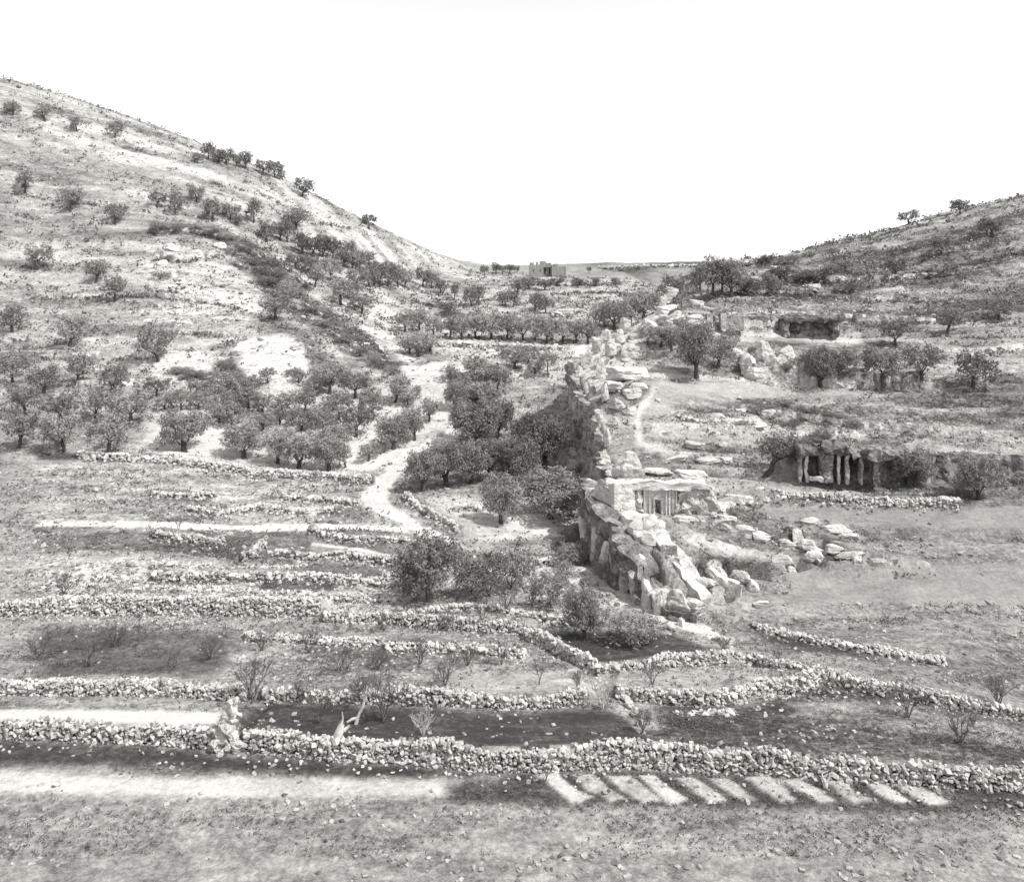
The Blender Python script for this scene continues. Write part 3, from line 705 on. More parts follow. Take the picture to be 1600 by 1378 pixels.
# ------------------------------------------------------------------ cliff and scarps as rock sheets
from mathutils import noise as mnoise
def rock_sheet(name, line, foot, top, mat, amp=.8, step=.35, back=2.0, lean=0.0, seed=0, over=0.3):
    """a rock face along a polyline (n,2): runs from below the foot to the top and back over the edge"""
    line = np.asarray(line)
    seg = np.hypot(*(line[1:] - line[:-1]).T); arc = np.concatenate([[0], np.cumsum(seg)])
    m = max(6, int(arc[-1] / step)); t = np.linspace(0, arc[-1], m)
    lx = np.interp(t, arc, line[:, 0]); ly = np.interp(t, arc, line[:, 1])
    f = np.interp(t, arc, foot); tp = np.interp(t, arc, top)
    sm = np.ones(5) / 5
    tx = np.gradient(lx); ty = np.gradient(ly)
    tx = np.convolve(np.pad(tx, 2, 'edge'), sm, 'valid'); ty = np.convolve(np.pad(ty, 2, 'edge'), sm, 'valid')
    L = np.hypot(tx, ty); nx, ny = -ty / L, tx / L       # outward = left of travel
    hmax = float(np.max(tp - f)) + 1.6
    nr = max(8, int(hmax / (step * .8))); nb = max(3, int(back / .4))
    rows = []
    for j in range(nr + nb):
        if j < nr:
            q = j / (nr - 1); z = f - 1.2 + (tp - f + 1.2) * q; inn = lean * q * (tp - f) - 0.0
        else:
            q = (j - nr + 1) / nb; z = tp - 0.05 - 0.55 * q ** 2; inn = lean * (tp - f) + back * q
        P = []
        for i in range(m):
            px, py, pz = lx[i] - nx[i] * (inn if np.isscalar(inn) else inn[i]), ly[i] - ny[i] * (inn if np.isscalar(inn) else inn[i]), z[i]
            a1 = mnoise.fractal(Vector((px * .22, py * .22, pz * .10 + seed)), 1, 2, 4)
            a2 = min(.55, abs(mnoise.noise(Vector((px * .5, py * .5, pz * .10 + seed * 2)))) * 1.5 + .35 * abs(mnoise.noise(Vector((px * 1.3, py * 1.3, pz * .25 + seed)))))
            a3 = mnoise.fractal(Vector((px * 1.1, py * 1.1, pz * 1.6 + seed)), 1, 2, 3)
            led = math.sin(pz * 3.1 + 2.5 * mnoise.noise(Vector((px * .2, py * .2, seed)))) ** 3
            dd = amp * (a1 * 1.1 + (a2 - .3) * 2.0 + a3 * .35 + led * .18)
            fade = 1.0 if j < nr else max(0.25, 1 - q)
            dz = a3 * .35 * amp + (0 if j < nr - 1 else a1 * .5 * amp)
            P.append((px + nx[i] * dd * fade, py + ny[i] * dd * fade, pz + dz))
        rows.append(P)
    Vv = np.array(rows); R_, C_ = Vv.shape[:2]
    i2, k2 = np.meshgrid(np.arange(R_ - 1), np.arange(C_ - 1), indexing='ij'); a = (i2 * C_ + k2).ravel()
    return mesh_np(name, Vv.reshape(-1, 3), np.stack([a, a + C_, a + C_ + 1, a + 1], 1), mat, False)

def ux(u, d): return (u - CX) / F * d
def cliff_part(i0, i1, seed, amp):
    L = CLIFF[i0:i1]
    q = []
    for (x0, y0), (x1, y1) in zip(L[:-1], L[1:]):
        m = max(1, int(math.hypot(x1 - x0, y1 - y0) / 1.5)); q += [(x0 + (x1 - x0) * k / m, y0 + (y1 - y0) * k / m) for k in range(m)]
    q.append(tuple(L[-1])); q = np.array(q)
    foot = tV(q[:, 0], q[:, 1]); top = tR(q[:, 0] + .6, q[:, 1]) + .15
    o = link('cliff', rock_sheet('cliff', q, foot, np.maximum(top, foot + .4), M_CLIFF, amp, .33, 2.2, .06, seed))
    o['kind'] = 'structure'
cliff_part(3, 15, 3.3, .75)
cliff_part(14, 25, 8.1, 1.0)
for key, (pts, hpx, L) in SCARPS.items():
    # world_line now hits the stepped ground, so take the foot from the unraised height
    foot = np.array([p[2] for p in RAISE[len(WALLS) + list(SCARPS).index(key)][0]])
    w = RAISE[len(WALLS) + list(SCARPS).index(key)][0]
    h = RAISE[len(WALLS) + list(SCARPS).index(key)][1]
    if key == 'cave':                                  # beyond the carved front only
        w = w[CX + F * w[:, 0] / w[:, 1] > 1352]
    line = w[::-1, :2] if w[-1, 0] > w[0, 0] else w[:, :2]
    ft = w[::-1, 2] if w[-1, 0] > w[0, 0] else w[:, 2]
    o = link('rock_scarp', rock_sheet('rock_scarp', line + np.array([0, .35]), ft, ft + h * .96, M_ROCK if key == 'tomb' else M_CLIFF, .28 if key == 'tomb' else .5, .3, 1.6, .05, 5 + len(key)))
    o['kind'] = 'structure'
for q, (pts, hpx, L) in enumerate(LEDGES):
    w, h, _ = RAISE[len(WALLS) + len(SCARPS) + q]
    line = w[::-1] if w[-1, 0] > w[0, 0] else w
    taper = np.sin(np.linspace(0.12, math.pi - .12, len(line))) ** .5
    o = link('rock_ledge', rock_sheet('rock_ledge', line[:, :2] + np.array([0, .3]), line[:, 2], line[:, 2] + h * taper, M_ROCK, .42, .34, 1.3, .25, 60 + q * 1.7))
    o['kind'] = 'structure'

#@@PART2
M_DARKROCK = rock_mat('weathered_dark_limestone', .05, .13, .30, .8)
# ------------------------------------------------------------------ words for labels
ORD = ['leftmost', 'second', 'third', 'fourth', 'fifth', 'sixth', 'seventh', 'eighth', 'ninth', 'tenth', 'eleventh', 'twelfth', 'thirteenth', 'fourteenth', 'fifteenth', 'sixteenth']
def ordinal(k, n):
    if n == 1: return ''
    if k == 0: return 'leftmost'
    if k == n - 1: return 'rightmost'
    return ORD[k] + ' from left'

# ------------------------------------------------------------------ dry stone walls, stone by stone
def block_variants(n):
    out = []
    for i in range(n):
        bm = bmesh.new()
        sx, sy, sz = random.uniform(.7, 1.2), random.uniform(.7, 1.1), random.uniform(.55, 1.0)
        for a in (-1, 1):
            for b in (-1, 1):
                for c in (-1, 1):
                    bm.verts.new((a * .5 * sx * random.uniform(.62, 1.1), b * .5 * sy * random.uniform(.62, 1.1), c * .5 * sz * random.uniform(.6, 1.1)))
        for k in range(3):
            d = Vector((random.gauss(0, 1), random.gauss(0, 1), random.gauss(0, 1))).normalized(); bm.verts.new(d * random.uniform(.5, .66))
        bmesh.ops.convex_hull(bm, input=bm.verts)
        for v in [v for v in bm.verts if not v.link_faces]: bm.verts.remove(v)
        bmesh.ops.triangulate(bm, faces=bm.faces); bm.verts.index_update()
        V = np.array([v.co[:] for v in bm.verts]); Fq = np.array([[v.index for v in f.verts] for f in bm.faces])
        bm.free(); out.append((V, Fq))
    return out
HULLS = block_variants(14)
STONE_ME = []
for i, (Vh, Fh) in enumerate(HULLS):
    STONE_ME.append(mesh_np('stone', Vh, Fh, M_STONE))

def WH(t, c):
    return 0.84 + 0.6 * float(fbm(np.array(t / 2.6), np.array(c[1]), 3, 3))

def build_wall(label, w, h, single, hpx):
    c = w.mean(0)
    cat_group = 'dry stone terrace walls'
    root = empty('dry_stone_wall', tuple(c), label, 'wall', cat_group)
    seg = np.hypot(*(w[1:, :2] - w[:-1, :2]).T); arc = np.concatenate([[0], np.cumsum(seg)]); tot = arc[-1]
    at = lambda t: np.stack([np.interp(t, arc, w[:, k]) for k in range(3)], -1)
    size = 0.245 if single else max(.28, 5.0 * c[1] / F)
    pos, scl = [], []
    base_h = h
    ncourse = max(2, int(round(h / (size * .72))))
    for r in range(-1, ncourse):
        t = random.uniform(0, size)
        while t < tot:
            s = size * min(1.75, math.exp(random.gauss(0, .36)))
            p = at(np.array(t)); tang = at(np.array(min(t + .5, tot))) - at(np.array(max(t - .5, 0)))
            ang = math.atan2(tang[1], tang[0])
            hh = h * WH(t, c)
            # ruinous stretches
            hh *= 1 - .25 * max(0, float(vnoise(np.array(t / 4.5), np.array(c[0] + 9), 21)) - .62) / .38
            z = (r + .5) * size * .72
            if z < hh + .1:
                off = random.uniform(-.07, .10) + z * .10
                nx, ny = -math.sin(ang), math.cos(ang)
                pos.append((p[0] + nx * off, p[1] + ny * off, p[2] + z + random.uniform(-.06, .06)))
                scl.append((s * random.uniform(.95, 1.5), s * random.uniform(.8, 1.2), s * random.uniform(.6, 1.1)))
            t += s * random.uniform(.82, 1.0)
        # cap stones set back behind the face
    t = 0
    while t < tot:
        s = size * random.uniform(.7, 1.3); p = at(np.array(t))
        hh = h * WH(t, c)
        hh *= 1 - .25 * max(0, float(vnoise(np.array(t / 4.5), np.array(c[0] + 9), 21)) - .62) / .38
        for back in (.35, .6):
            pos.append((p[0], p[1] + back, p[2] + min(hh, h) + random.uniform(-.12, .1))); scl.append((s, s * 1.1, s * .8))
        # fallen stones along the foot
        if random.random() < .55:
            b = abs(random.gauss(0, .9)) + .15
            pos.append((p[0] + random.uniform(-.3, .3), p[1] - b, p[2] + .02)); scl.append((s * .8, s * .8, s * .6))
        t += s * .95
    pos = np.array(pos); scl = np.array(scl)
    # earth and rubble core
    bm = bmesh.new(); ring = []
    m = max(2, int(tot / .8))
    for k in range(m + 1):
        tk = tot * k / m; p = at(np.array(tk))
        hh = h * WH(tk, c)
        hh *= 1 - .25 * max(0, float(vnoise(np.array(tk / 4.5), np.array(c[0] + 9), 21)) - .62) / .38
        hh = hh * .80 + random.uniform(-.08, .02)
        ring.append([bm.verts.new((p[0] - c[0], p[1] - c[1] + oy, p[2] - c[2] + oz)) for oy, oz in ((.12, -.5), (.24, hh), (.62, hh - .08), (.7, -.5))])
    for A, B in zip(ring[:-1], ring[1:]):
        for k in range(4): bm.faces.new((A[k], B[k], B[(k + 1) % 4], A[(k + 1) % 4]))
    bm.faces.new(ring[0]); bm.faces.new(ring[-1][::-1])
    bmesh.ops.recalc_face_normals(bm, faces=bm.faces)
    link('core', bm_mesh('core', bm, M_SOIL), root)
    u = CX + F * pos[:, 0] / pos[:, 1]; v = VY - F * pos[:, 2] / pos[:, 1]
    inframe = (u > 0) & (u < 1600) & (v < 1378)
    key = np.where(inframe, scl.max(1) / pos[:, 1], 0)
    order = np.argsort(-key)
    nsing = 300 if single else 0
    S_, rest = order[:nsing], order[nsing:]
    R = rotmats(len(pos), .6)
    for k in S_:
        o = bpy.data.objects.new('stone', random.choice(STONE_ME)); COL.objects.link(o)
        o.parent = root
        M = Matrix(R[k].tolist()).to_4x4()
        M = Matrix.Translation(Vector(pos[k] - c)) @ M @ Matrix.Diagonal((*scl[k], 1))
        o.matrix_local = M
    if len(rest):
        Vm, Fm = merged_stones(pos[rest] - c, scl[rest], .45)
        o = link('stonework', mesh_np('stonework', Vm, Fm, M_STONE), root); o['kind'] = 'stuff'

for (lab, pts, hpx, L, single), (w, h, L2) in zip(WALLS, RAISE):
    build_wall(lab, w, h, single, hpx)

# ------------------------------------------------------------------ trees
def tube(bm, pts, radii, sides=5):
    rings = []
    for i, (p, r) in enumerate(zip(pts, radii)):
        p = Vector(p)
        d = (Vector(pts[min(i + 1, len(pts) - 1)]) - Vector(pts[max(i - 1, 0)])).normalized()
        x = d.orthogonal().normalized(); y = d.cross(x)
        rings.append([bm.verts.new(p + (x * math.cos(2 * math.pi * k / sides) + y * math.sin(2 * math.pi * k / sides)) * r) for k in range(sides)])
    for A, B in zip(rings[:-1], rings[1:]):
        # match rings by nearest first vertex
        sft = min(range(sides), key=lambda s: (B[s].co - A[0].co).length)
        for k in range(sides):
            bm.faces.new((A[k], A[(k + 1) % sides], B[(k + 1 + sft) % sides], B[(k + sft) % sides]))
    return rings

def bend_path(p0, p1, n, wob):
    p0, p1 = Vector(p0), Vector(p1); L = (p1 - p0).length
    return [p0.lerp(p1, k / n) + (Vector((random.uniform(-1, 1), random.uniform(-1, 1), random.uniform(-.5, .5))) * wob * L if 0 < k < n else Vector()) for k in range(n + 1)]

def make_olive(seed, h=5.0, w=5.2, trunk_h=1.3, nleaf=2200, lobes=9, lean=0.0, leafsize=.33, base_r=.22, low=False):
    """trunk mesh and crown quads of a tree h high and w wide with its foot at the origin"""
    random.seed(seed); rng = np.random.default_rng(seed)
    bm = bmesh.new()
    top = Vector((lean * trunk_h, random.uniform(-.15, .15), trunk_h))
    tube(bm, bend_path((0, 0, -.3), top, 4, .05), [base_r * 1.5, base_r * 1.1, base_r, base_r * .9, base_r * .85], 7)
    bot = .15 if low else trunk_h * .5
    zc = (h + bot) / 2; R = w / 2; Rz = (h - bot) / 2
    ox = lean * trunk_h * 1.5
    cen, rad = [(ox, 0, zc)], [(R * .62, R * .62, Rz * .66)]
    for k in range(lobes):
        a = 2 * math.pi * (k * .618 + random.uniform(-.08, .08)); zz = -0.55 + 1.35 * ((k + .5) / lobes) + random.uniform(-.12, .12)
        zz = max(-.62, min(.72, zz))
        rr = math.sqrt(max(.05, 1 - zz * zz)) * random.uniform(.50, .72)
        r = random.uniform(.34, .50)
        c = Vector((ox + rr * R * math.cos(a), rr * R * math.sin(a), zc + zz * Rz * .78))
        cen.append(tuple(c)); rad.append((r * R, r * R, r * Rz * .95))
        if k % 2 == 0:
            tube(bm, bend_path(top - Vector((0, 0, .15)), top.lerp(c, .8), 3, .08), [base_r * .5, base_r * .34, base_r * .2, base_r * .08], 5)
    trunk = bm_mesh('trunk', bm, M_BARK, True)
    cen = np.array(cen); rad = np.array(rad)
    wts = rad[:, 0] ** 2; wts[0] *= .5; wts /= wts.sum()
    ncl = max(60, nleaf // 11)
    li = rng.choice(len(cen), ncl, p=wts)
    dirs = rng.normal(0, 1, (ncl, 3)); dirs /= np.linalg.norm(dirs, axis=1)[:, None]
    cl = cen[li] + dirs * rad[li] * rng.uniform(.55, 1.08, (ncl, 1))
    cl = cl[cl[:, 2] > bot + rng.uniform(-.1, .35, len(cl))]
    k = rng.integers(0, len(cl), nleaf)
    p = cl[k] + rng.normal(0, .16 * (w / 5.2), (nleaf, 3))
    lc = cen[((p[:, None, :] - cen[None]) ** 2 / rad[None] ** 2).sum(-1).argmin(1)]
    nrm = p - lc; nrm /= np.linalg.norm(nrm, axis=1)[:, None] + 1e-6
    nrm = nrm + rng.normal(0, .55, (nleaf, 3)) + np.array([0, 0, .25]); nrm /= np.linalg.norm(nrm, axis=1)[:, None]
    d = np.cross(nrm, rng.normal(0, 1, (nleaf, 3))); d /= np.linalg.norm(d, axis=1)[:, None]
    e = np.cross(nrm, d)
    L = leafsize * rng.uniform(.6, 1.3, (nleaf, 1)); Wd = L * rng.uniform(.35, .6, (nleaf, 1))
    Vq = np.stack([p - d * L * .5, p + e * Wd * .5, p + d * L * .5, p - e * Wd * .5], 1).reshape(-1, 3)
    Fq = np.arange(nleaf * 4).reshape(-1, 4)
    return trunk, Vq, Fq

OLIVES = []
for i in range(9):
    t, Vq, Fq = make_olive(100 + i, trunk_h=[1.1, 1.4, 1.0, 1.6, 1.3, .9, 1.2, 1.5, 1.1][i], lobes=[8, 10, 9, 7, 11, 9, 8, 10, 7][i])
    OLIVES.append((t, mesh_np('crown', Vq, Fq, M_LEAF), mesh_np('crown', Vq, Fq, M_LEAFD), mesh_np('crown', Vq, Fq, M_LEAFP)))
BIG = []
for i in range(4):
    t, Vq, Fq = make_olive(200 + i, trunk_h=.9, nleaf=7000, lobes=11, leafsize=.25, base_r=.3)
    BIG.append((t, mesh_np('crown', Vq, Fq, M_LEAF), mesh_np('crown', Vq, Fq, M_LEAFD), mesh_np('crown', Vq, Fq, M_LEAFP)))
SHRUB = []
for i in range(4):
    t, Vq, Fq = make_olive(300 + i, h=5, w=5.2, trunk_h=.5, nleaf=2600, lobes=9, leafsize=.27, base_r=.12, low=True)
    SHRUB.append((t, mesh_np('crown', Vq, Fq, M_LEAF), mesh_np('crown', Vq, Fq, M_LEAFD), mesh_np('crown', Vq, Fq, M_LEAFP)))
t, Vq, Fq = make_olive(411, trunk_h=1.9, nleaf=3600, lobes=9, lean=.75, leafsize=.25, base_r=.3)
LEAN = [(t, mesh_np('crown', Vq, Fq, M_LEAF), mesh_np('crown', Vq, Fq, M_LEAFD), mesh_np('crown', Vq, Fq, M_LEAFP))]
t, Vq, Fq = make_olive(412, trunk_h=2.9, nleaf=1800, lobes=7, leafsize=.28, base_r=.16)
TALL = [(t, mesh_np('crown', Vq, Fq, M_LEAF), mesh_np('crown', Vq, Fq, M_LEAFD), mesh_np('crown', Vq, Fq, M_LEAFP))]
random.seed(21)
KIND = {'o': OLIVES, 'b': BIG, 's': SHRUB, 'l': LEAN, 't': TALL}

# place phrase, group, tone (0 mid 1 dark 2 pale), kind, [(u, v of the foot, height px, width px), ...]
TREES = [
 ('on the skyline of the left hill', 'olive trees along the left skyline', 1, 'o', [(309,255,16,14),(325,249,24,20),(341,254,11,14),(354,257,25,23),(369,260,20,15),(384,265,25,17),(410,273,23,25),(429,278,24,22),(442,282,16,11),(473,307,26,24),(577,359,24,21)]),
 ('on the upper slope of the left hill', 'olive trees on the upper left slope', 1, 'o', [(245,324,25,24),(274,337,38,18),(308,319,29,20),(332,347,34,25),(360,343,22,23),(370,353,17,15),(397,348,34,23)]),
 ('in the upper thicket on the left hill', 'olive trees in the hillside thicket', 1, 'o', [(417,377,30,24),(438,376,28,22),(449,378,30,20),(462,357,27,34),(473,400,36,28),(490,401,30,26),(505,402,30,25),(521,405,29,26),(535,416,24,22),(547,407,30,24)]),
 ('in the second line of the hillside thicket', 'olive trees in the hillside thicket', 0, 'o', [(462,419,22,22),(483,428,26,24),(492,449,33,24),(517,439,34,25),(537,418,24,22),(550,419,24,20),(563,420,27,20),(577,415,22,20)]),
 ('in the row across the middle left hill', 'olive trees in the hillside row', 0, 'o', [(557,450,30,27),(576,448,27,20),(582,434,24,22),(593,449,36,27),(607,448,34,24),(622,448,32,25),(633,449,26,20)]),
 ('scattered on the lower left hill', 'olive trees on the lower left hill', 0, 'o', [(447,466,26,24),(431,500,32,42),(532,476,40,38),(553,467,27,24),(565,489,27,36),(450,480,32,26)]),
 ('on the slope between hill and far valley', 'olive trees on the far slope', 1, 'o', [(661,447,25,20),(675,450,23,18),(688,458,22,20),(710,467,23,15),(737,478,28,22),(748,477,28,22),(784,479,22,20),(803,480,22,18),(836,486,27,20),(853,489,24,20),(701,490,18,22),(712,506,20,22)]),
 ('on the far skyline beside the ruined house', 'small far trees on the skyline', 1, 'o', [(757,430,14,12),(775,428,15,16),(785,428,12,14),(796,427,13,18),(809,426,9,8),(920,427,10,7)]),
 ('just below the ruined house', 'small trees below the ruined house', 1, 'o', [(809,458,20,22),(826,450,16,18),(851,453,15,26),(870,446,12,20),(905,446,10,18),(931,446,12,12),(962,444,9,14)]),
 ('in the long row across the valley head', 'olive trees of the long valley row', 2, 'o', [(633,518,31,30),(655,516,30,30),(678,527,36,25),(703,527,32,24),(722,531,34,30),(743,528,36,28),(767,531,44,36),(793,530,34,30),(818,534,42,34),(836,532,34,28),(853,536,38,30),(879,536,36,31),(900,535,34,28),(919,538,34,33)]),
 ('below the long valley row', 'olive trees below the long row', 2, 'o', [(654,557,36,38),(640,553,24,26),(672,548,22,26),(805,577,34,40),(825,568,28,28),(836,583,20,26)]),
 ('at the head of the cliff', 'dark trees at the cliff head', 0, 'o', [(960,515,42,40),(985,511,44,40),(1006,497,38,36),(945,508,30,30)]),
 ('on the valley floor left of the shaded cliff', 'olive trees left of the shaded cliff', 0, 'o', [(743,594,34,38),(760,609,40,42),(777,612,36,36),(704,598,25,28),(743,631,28,44),(764,629,30,34),(725,607,18,16)]),
 ('with a tall bare trunk left of the shaded cliff', None, 0, 't', [(856,590,42,24)]),
 ('in the back of the left grove', 'olive trees in the left grove', 0, 'o', [(246,566,50,46),(245,618,26,30),(309,617,22,24),(347,611,32,42),(392,620,34,42),(419,598,24,24),(466,598,20,22),(494,616,26,34),(509,605,36,42),(515,616,44,42)]),
 ('under the white scarp in the left grove', 'olive trees in the left grove', 0, 'o', [(258,639,22,30),(283,641,32,32),(311,639,28,30),(336,630,28,28),(366,645,32,36),(390,637,30,36),(411,648,32,32),(447,651,34,34),(477,645,34,30),(504,664,36,36)]),
 ('in the middle of the left grove', 'olive trees in the left grove', 0, 'o', [(266,664,16,18),(343,660,30,36),(362,667,32,36),(411,673,30,38),(437,664,28,30),(471,673,32,38),(506,682,38,36),(534,693,32,40),(530,655,36,34),(557,682,46,44)]),
 ('in the front row of the left grove', 'olive trees in the left grove', 2, 'b', [(287,706,58,62),(381,716,52,54),(434,724,48,46),(467,731,50,50),(515,735,54,54)]),
 ('where the grove meets the dirt path', 'olive trees beside the dirt path', 0, 'o', [(555,622,38,38),(583,655,42,42),(618,628,36,36),(636,636,36,36),(540,730,30,26),(576,720,28,26),(595,710,24,15),(671,658,32,29)]),
 ('beside the bright dirt path', 'round olive trees by the path', 0, 'b', [(615,702,48,48),(648,687,48,36),(710,640,40,34)]),
 ('in the dark grove by the path bend', 'trees of the dark central grove', 1, 'b', [(747,699,72,68),(778,684,54,44),(662,767,64,56),(697,760,66,58),(735,756,66,58),(765,750,60,58),(793,753,62,58)]),
 ('in the dark grove nearest the cliff', 'trees of the dark central grove', 1, 'b', [(851,738,94,74),(828,716,60,54),(812,750,64,56)]),
 ('with a shadow on the white ground below the grove', None, 1, 'b', [(861,808,68,90)]),
 ('with a forked gnarled trunk on pale ground', None, 2, 'b', [(783,817,74,56)]),
 ('standing among the foreground terraces', None, 1, 'b', [(672,940,90,92)]),
 ('in the foreground thicket beside the spreading tree', 'low dark bushes in the foreground', 1, 's', [(738,928,50,46),(765,931,66,62),(797,921,68,58)]),
 ('at the corner of the dark triangular field', None, 1, 'b', [(914,1000,74,54)]),
 ('below the footpath under the cliff', 'bushes below the cliff foot', 0, 's', [(985,1006,52,72),(862,950,50,52),(930,975,32,40)]),
 ('at the foot of the cliff face', 'scrub at the cliff foot', 0, 's', [(893,850,34,34),(912,878,28,36),(885,875,26,34),(960,916,34,30),(940,905,26,26),(878,905,30,26)]),
 ('in the tall clump on the plateau skyline', 'trees of the plateau skyline clump', 1, 'o', [(1095,457,44,24),(1114,464,56,42),(1142,464,54,44),(1168,462,22,32),(1128,460,50,36)]),
 ('with a round crown left of the skyline clump', None, 1, 'o', [(1051,465,32,38)]),
 ('on the right skyline above the rocky slope', 'shrubs on the right skyline', 1, 's', [(1190,412,12,20),(1204,412,14,20),(1226,413,13,22),(1240,413,14,18),(1265,402,9,18),(1300,396,8,18)]),
 ('on the scrubby slope at the upper right', 'small trees on the upper right slope', 1, 'o', [(1207,462,34,25),(1222,436,20,26),(1260,440,18,30),(1300,432,18,28),(1322,424,16,24),(1326,462,18,34)]),
 ('large and full crowned at the back of the plateau', None, 0, 'b', [(1087,589,84,62)]),
 ('beside the large full crowned plateau tree', 'smaller trees round the big plateau tree', 0, 'o', [(1122,575,44,42),(1033,541,28,34),(1012,537,26,28),(1050,545,30,32),(1142,541,24,25)]),
 ('at the right end of the plateau rocks', 'olive trees at the right of the plateau', 1, 'b', [(1282,605,58,54),(1312,588,42,44)]),
 ('leaning hard to the right beside the cave fronts', None, 1, 'l', [(1194,744,66,60)]),
 ('growing over the cave front on the right', 'bushes over the cave front', 1, 's', [(1262,752,14,20),(1300,756,12,24),(1286,690,20,30),(1252,700,14,26),(1276,694,14,30),(1300,700,12,26),(1322,700,16,30),(1344,706,16,28),(1318,742,24,20),(1338,748,26,26)]),
 ('between the broken rocks behind the smooth terrace', 'bushes between the plateau rocks', 0, 's', [(1160,582,14,20),(1186,552,12,22),(1228,580,16,20),(1256,566,14,20),(1330,590,16,22),(1290,560,14,26)]),
 ('on the rough ground above the cave fronts', 'bushes on the plateau slope', 1, 's', [(1180,640,9,24),(1225,634,9,26),(1262,646,10,28),(1300,652,10,24),(1330,668,12,26),(1238,668,10,22),(1120,646,8,18)]),
 ('in the dark scrub patch high on the left hill', 'bushes of the dark hillside patch', 1, 's', [(402,418,14,22),(412,430,16,24),(424,418,14,22),(434,436,16,24),(420,446,14,24),(444,448,14,20)]),
 ('along the dark band crossing the left hill', 'bushes along the hillside band', 1, 's', [(250,358,8,22),(275,360,8,24),(300,362,8,22),(330,366,8,22),(355,376,8,20),(384,394,9,20),(462,462,12,20),(486,490,12,22),(510,512,12,22),(536,536,13,22),(562,556,13,22),(588,574,14,22),(250,436,12,28),(262,408,9,18)]),
 ('below the pale scrub slope beside the scarp', 'dark bushes left of the white scarp', 1, 's', [(352,582,18,34),(280,584,11,34),(306,590,11,30),(372,596,12,18),(455,586,9,16)]),
 ('on the hillside at the far left edge', 'olive trees on the far left hillside', 0, 'o', [(20,180,22,22),(70,190,24,24),(120,205,22,22),(180,215,24,22),(40,300,30,26),(110,330,32,28),(180,350,30,26),(60,420,34,32),(150,440,32,32),(20,520,40,38),(110,540,42,40),(180,470,36,34)]),
 ('at the far left end of the grove', 'olive trees at the far left of the grove', 0, 'o', [(20,600,42,40),(70,615,44,42),(120,600,42,40),(175,612,42,40),(40,650,46,44),(95,660,46,46),(150,655,46,44),(205,662,44,44),(30,700,52,50),(100,705,54,52),(170,708,54,52)]),
 ('on the plateau at the far right edge', 'trees on the far right plateau', 1, 'o', [(1380,600,52,48),(1440,590,46,44),(1520,605,54,50),(1400,540,40,38),(1480,520,38,36),(1560,500,36,36),(1400,430,26,26),(1470,400,28,28),(1550,370,28,28),(1420,350,20,26),(1500,335,22,24)]),
 ('on open ground at the far right edge', 'trees on the far right fields', 0, 'b', [(1420,760,60,58),(1530,780,64,60)]),
]
tree_shadow_spots = []
def put_tree(kind, tn, u, v, hp, wp, label, cat, group):
    x, y, z = ray(u, v)
    h = hp * y / F * 1.16; w = wp * y / F * (1.2 if kind in 'bl' else 1.36)
    vs = KIND[kind]; t, *cr = random.choice(vs)
    name = {'s': 'bush'}.get(kind, 'olive_tree')
    root = empty(name, (x, y, z - .05), label, cat, group, 0 if kind == 'l' else random.uniform(0, 6.28))
    a = link('trunk', t, root); b = link('crown', cr[tn], root)
    j = random.uniform(.92, 1.14)
    for q in (a, b): q.scale = (w / 5.2 * j, w / 5.2 * random.uniform(.85, 1.1) if kind != 'l' else w / 5.2 * j, h / 5.0 * random.uniform(.94, 1.08))
    if kind != 'l': root.rotation_euler = (random.gauss(0, .07), random.gauss(0, .09), root.rotation_euler.z)
    return root
for phrase, group, tn, kind, items in TREES:
    items = sorted(items)
    for k, (u, v, hp, wp) in enumerate(items):
        r = wp / hp
        noun, cat = ('bush', 'bush') if kind == 's' else ('olive tree', 'tree')
        shape = 'broad' if r > 1.12 else ('slim' if r < .8 else 'rounded')
        tn_w = ['grey', 'dark', 'pale'][tn]
        o = ordinal(k, len(items))
        lab = f"{shape} {tn_w} {noun} {phrase}" + (f", {o}" if o else '')
        put_tree(kind, tn, u, v, hp, wp, lab, cat, group)

# ------------------------------------------------------------------ leafless fig trees and vines in the near fields
def make_bare(seed, mat, h=3.0, w=3.0, stems=4, depth=4, r0=.09):
    random.seed(seed)
    bt, bb = bmesh.new(), bmesh.new()
    def grow(p, d, L, r, lev):
        q = p + d * L
        mid = p.lerp(q, .5) + Vector((random.uniform(-1, 1), random.uniform(-1, 1), random.uniform(-.3, .6))) * L * .12
        tube(bt if lev < 1 else bb, [p, mid, q], [r, r * .8, r * .62], 5 if lev < 2 else 3)
        if lev >= depth: return
        for k in range(random.choice((2, 3, 3)) if lev else 3):
            nd = (d + Vector((random.gauss(0, .5), random.gauss(0, .5), random.gauss(.08, .28)))).normalized()
            grow(q if k < 2 else mid, nd, L * random.uniform(.6, .85), max(.014, r * .6), lev + 1)
    for s in range(stems):
        a = 2 * math.pi * s / stems + random.uniform(-.4, .4)
        grow(Vector((0, 0, -.1)), Vector((math.cos(a) * .45, math.sin(a) * .45, 1)).normalized(), h * .34, r0, 0)
    zs = [v.co.z for v in bb.verts]; xs = [abs(v.co.x) for v in bb.verts]
    k = h / max(zs); kx = (w / 2) / np.percentile(xs, 97)
    for bm in (bt, bb):
        for v in bm.verts: v.co.z *= k; v.co.x *= kx; v.co.y *= kx
    return bm_mesh('stems', bt, mat, True), bm_mesh('branches', bb, mat, True)
BARE = [make_bare(500 + i, M_TWIG, stems=[3, 4, 5, 4, 3][i], depth=5) for i in range(5)]
PALE = [make_bare(520 + i, M_PALEBARK, stems=[4, 3][i], depth=4, r0=.07) for i in range(2)]
ONE = [make_bare(540 + i, M_TWIG, stems=1, depth=5, r0=.12) for i in range(2)]
random.seed(33)
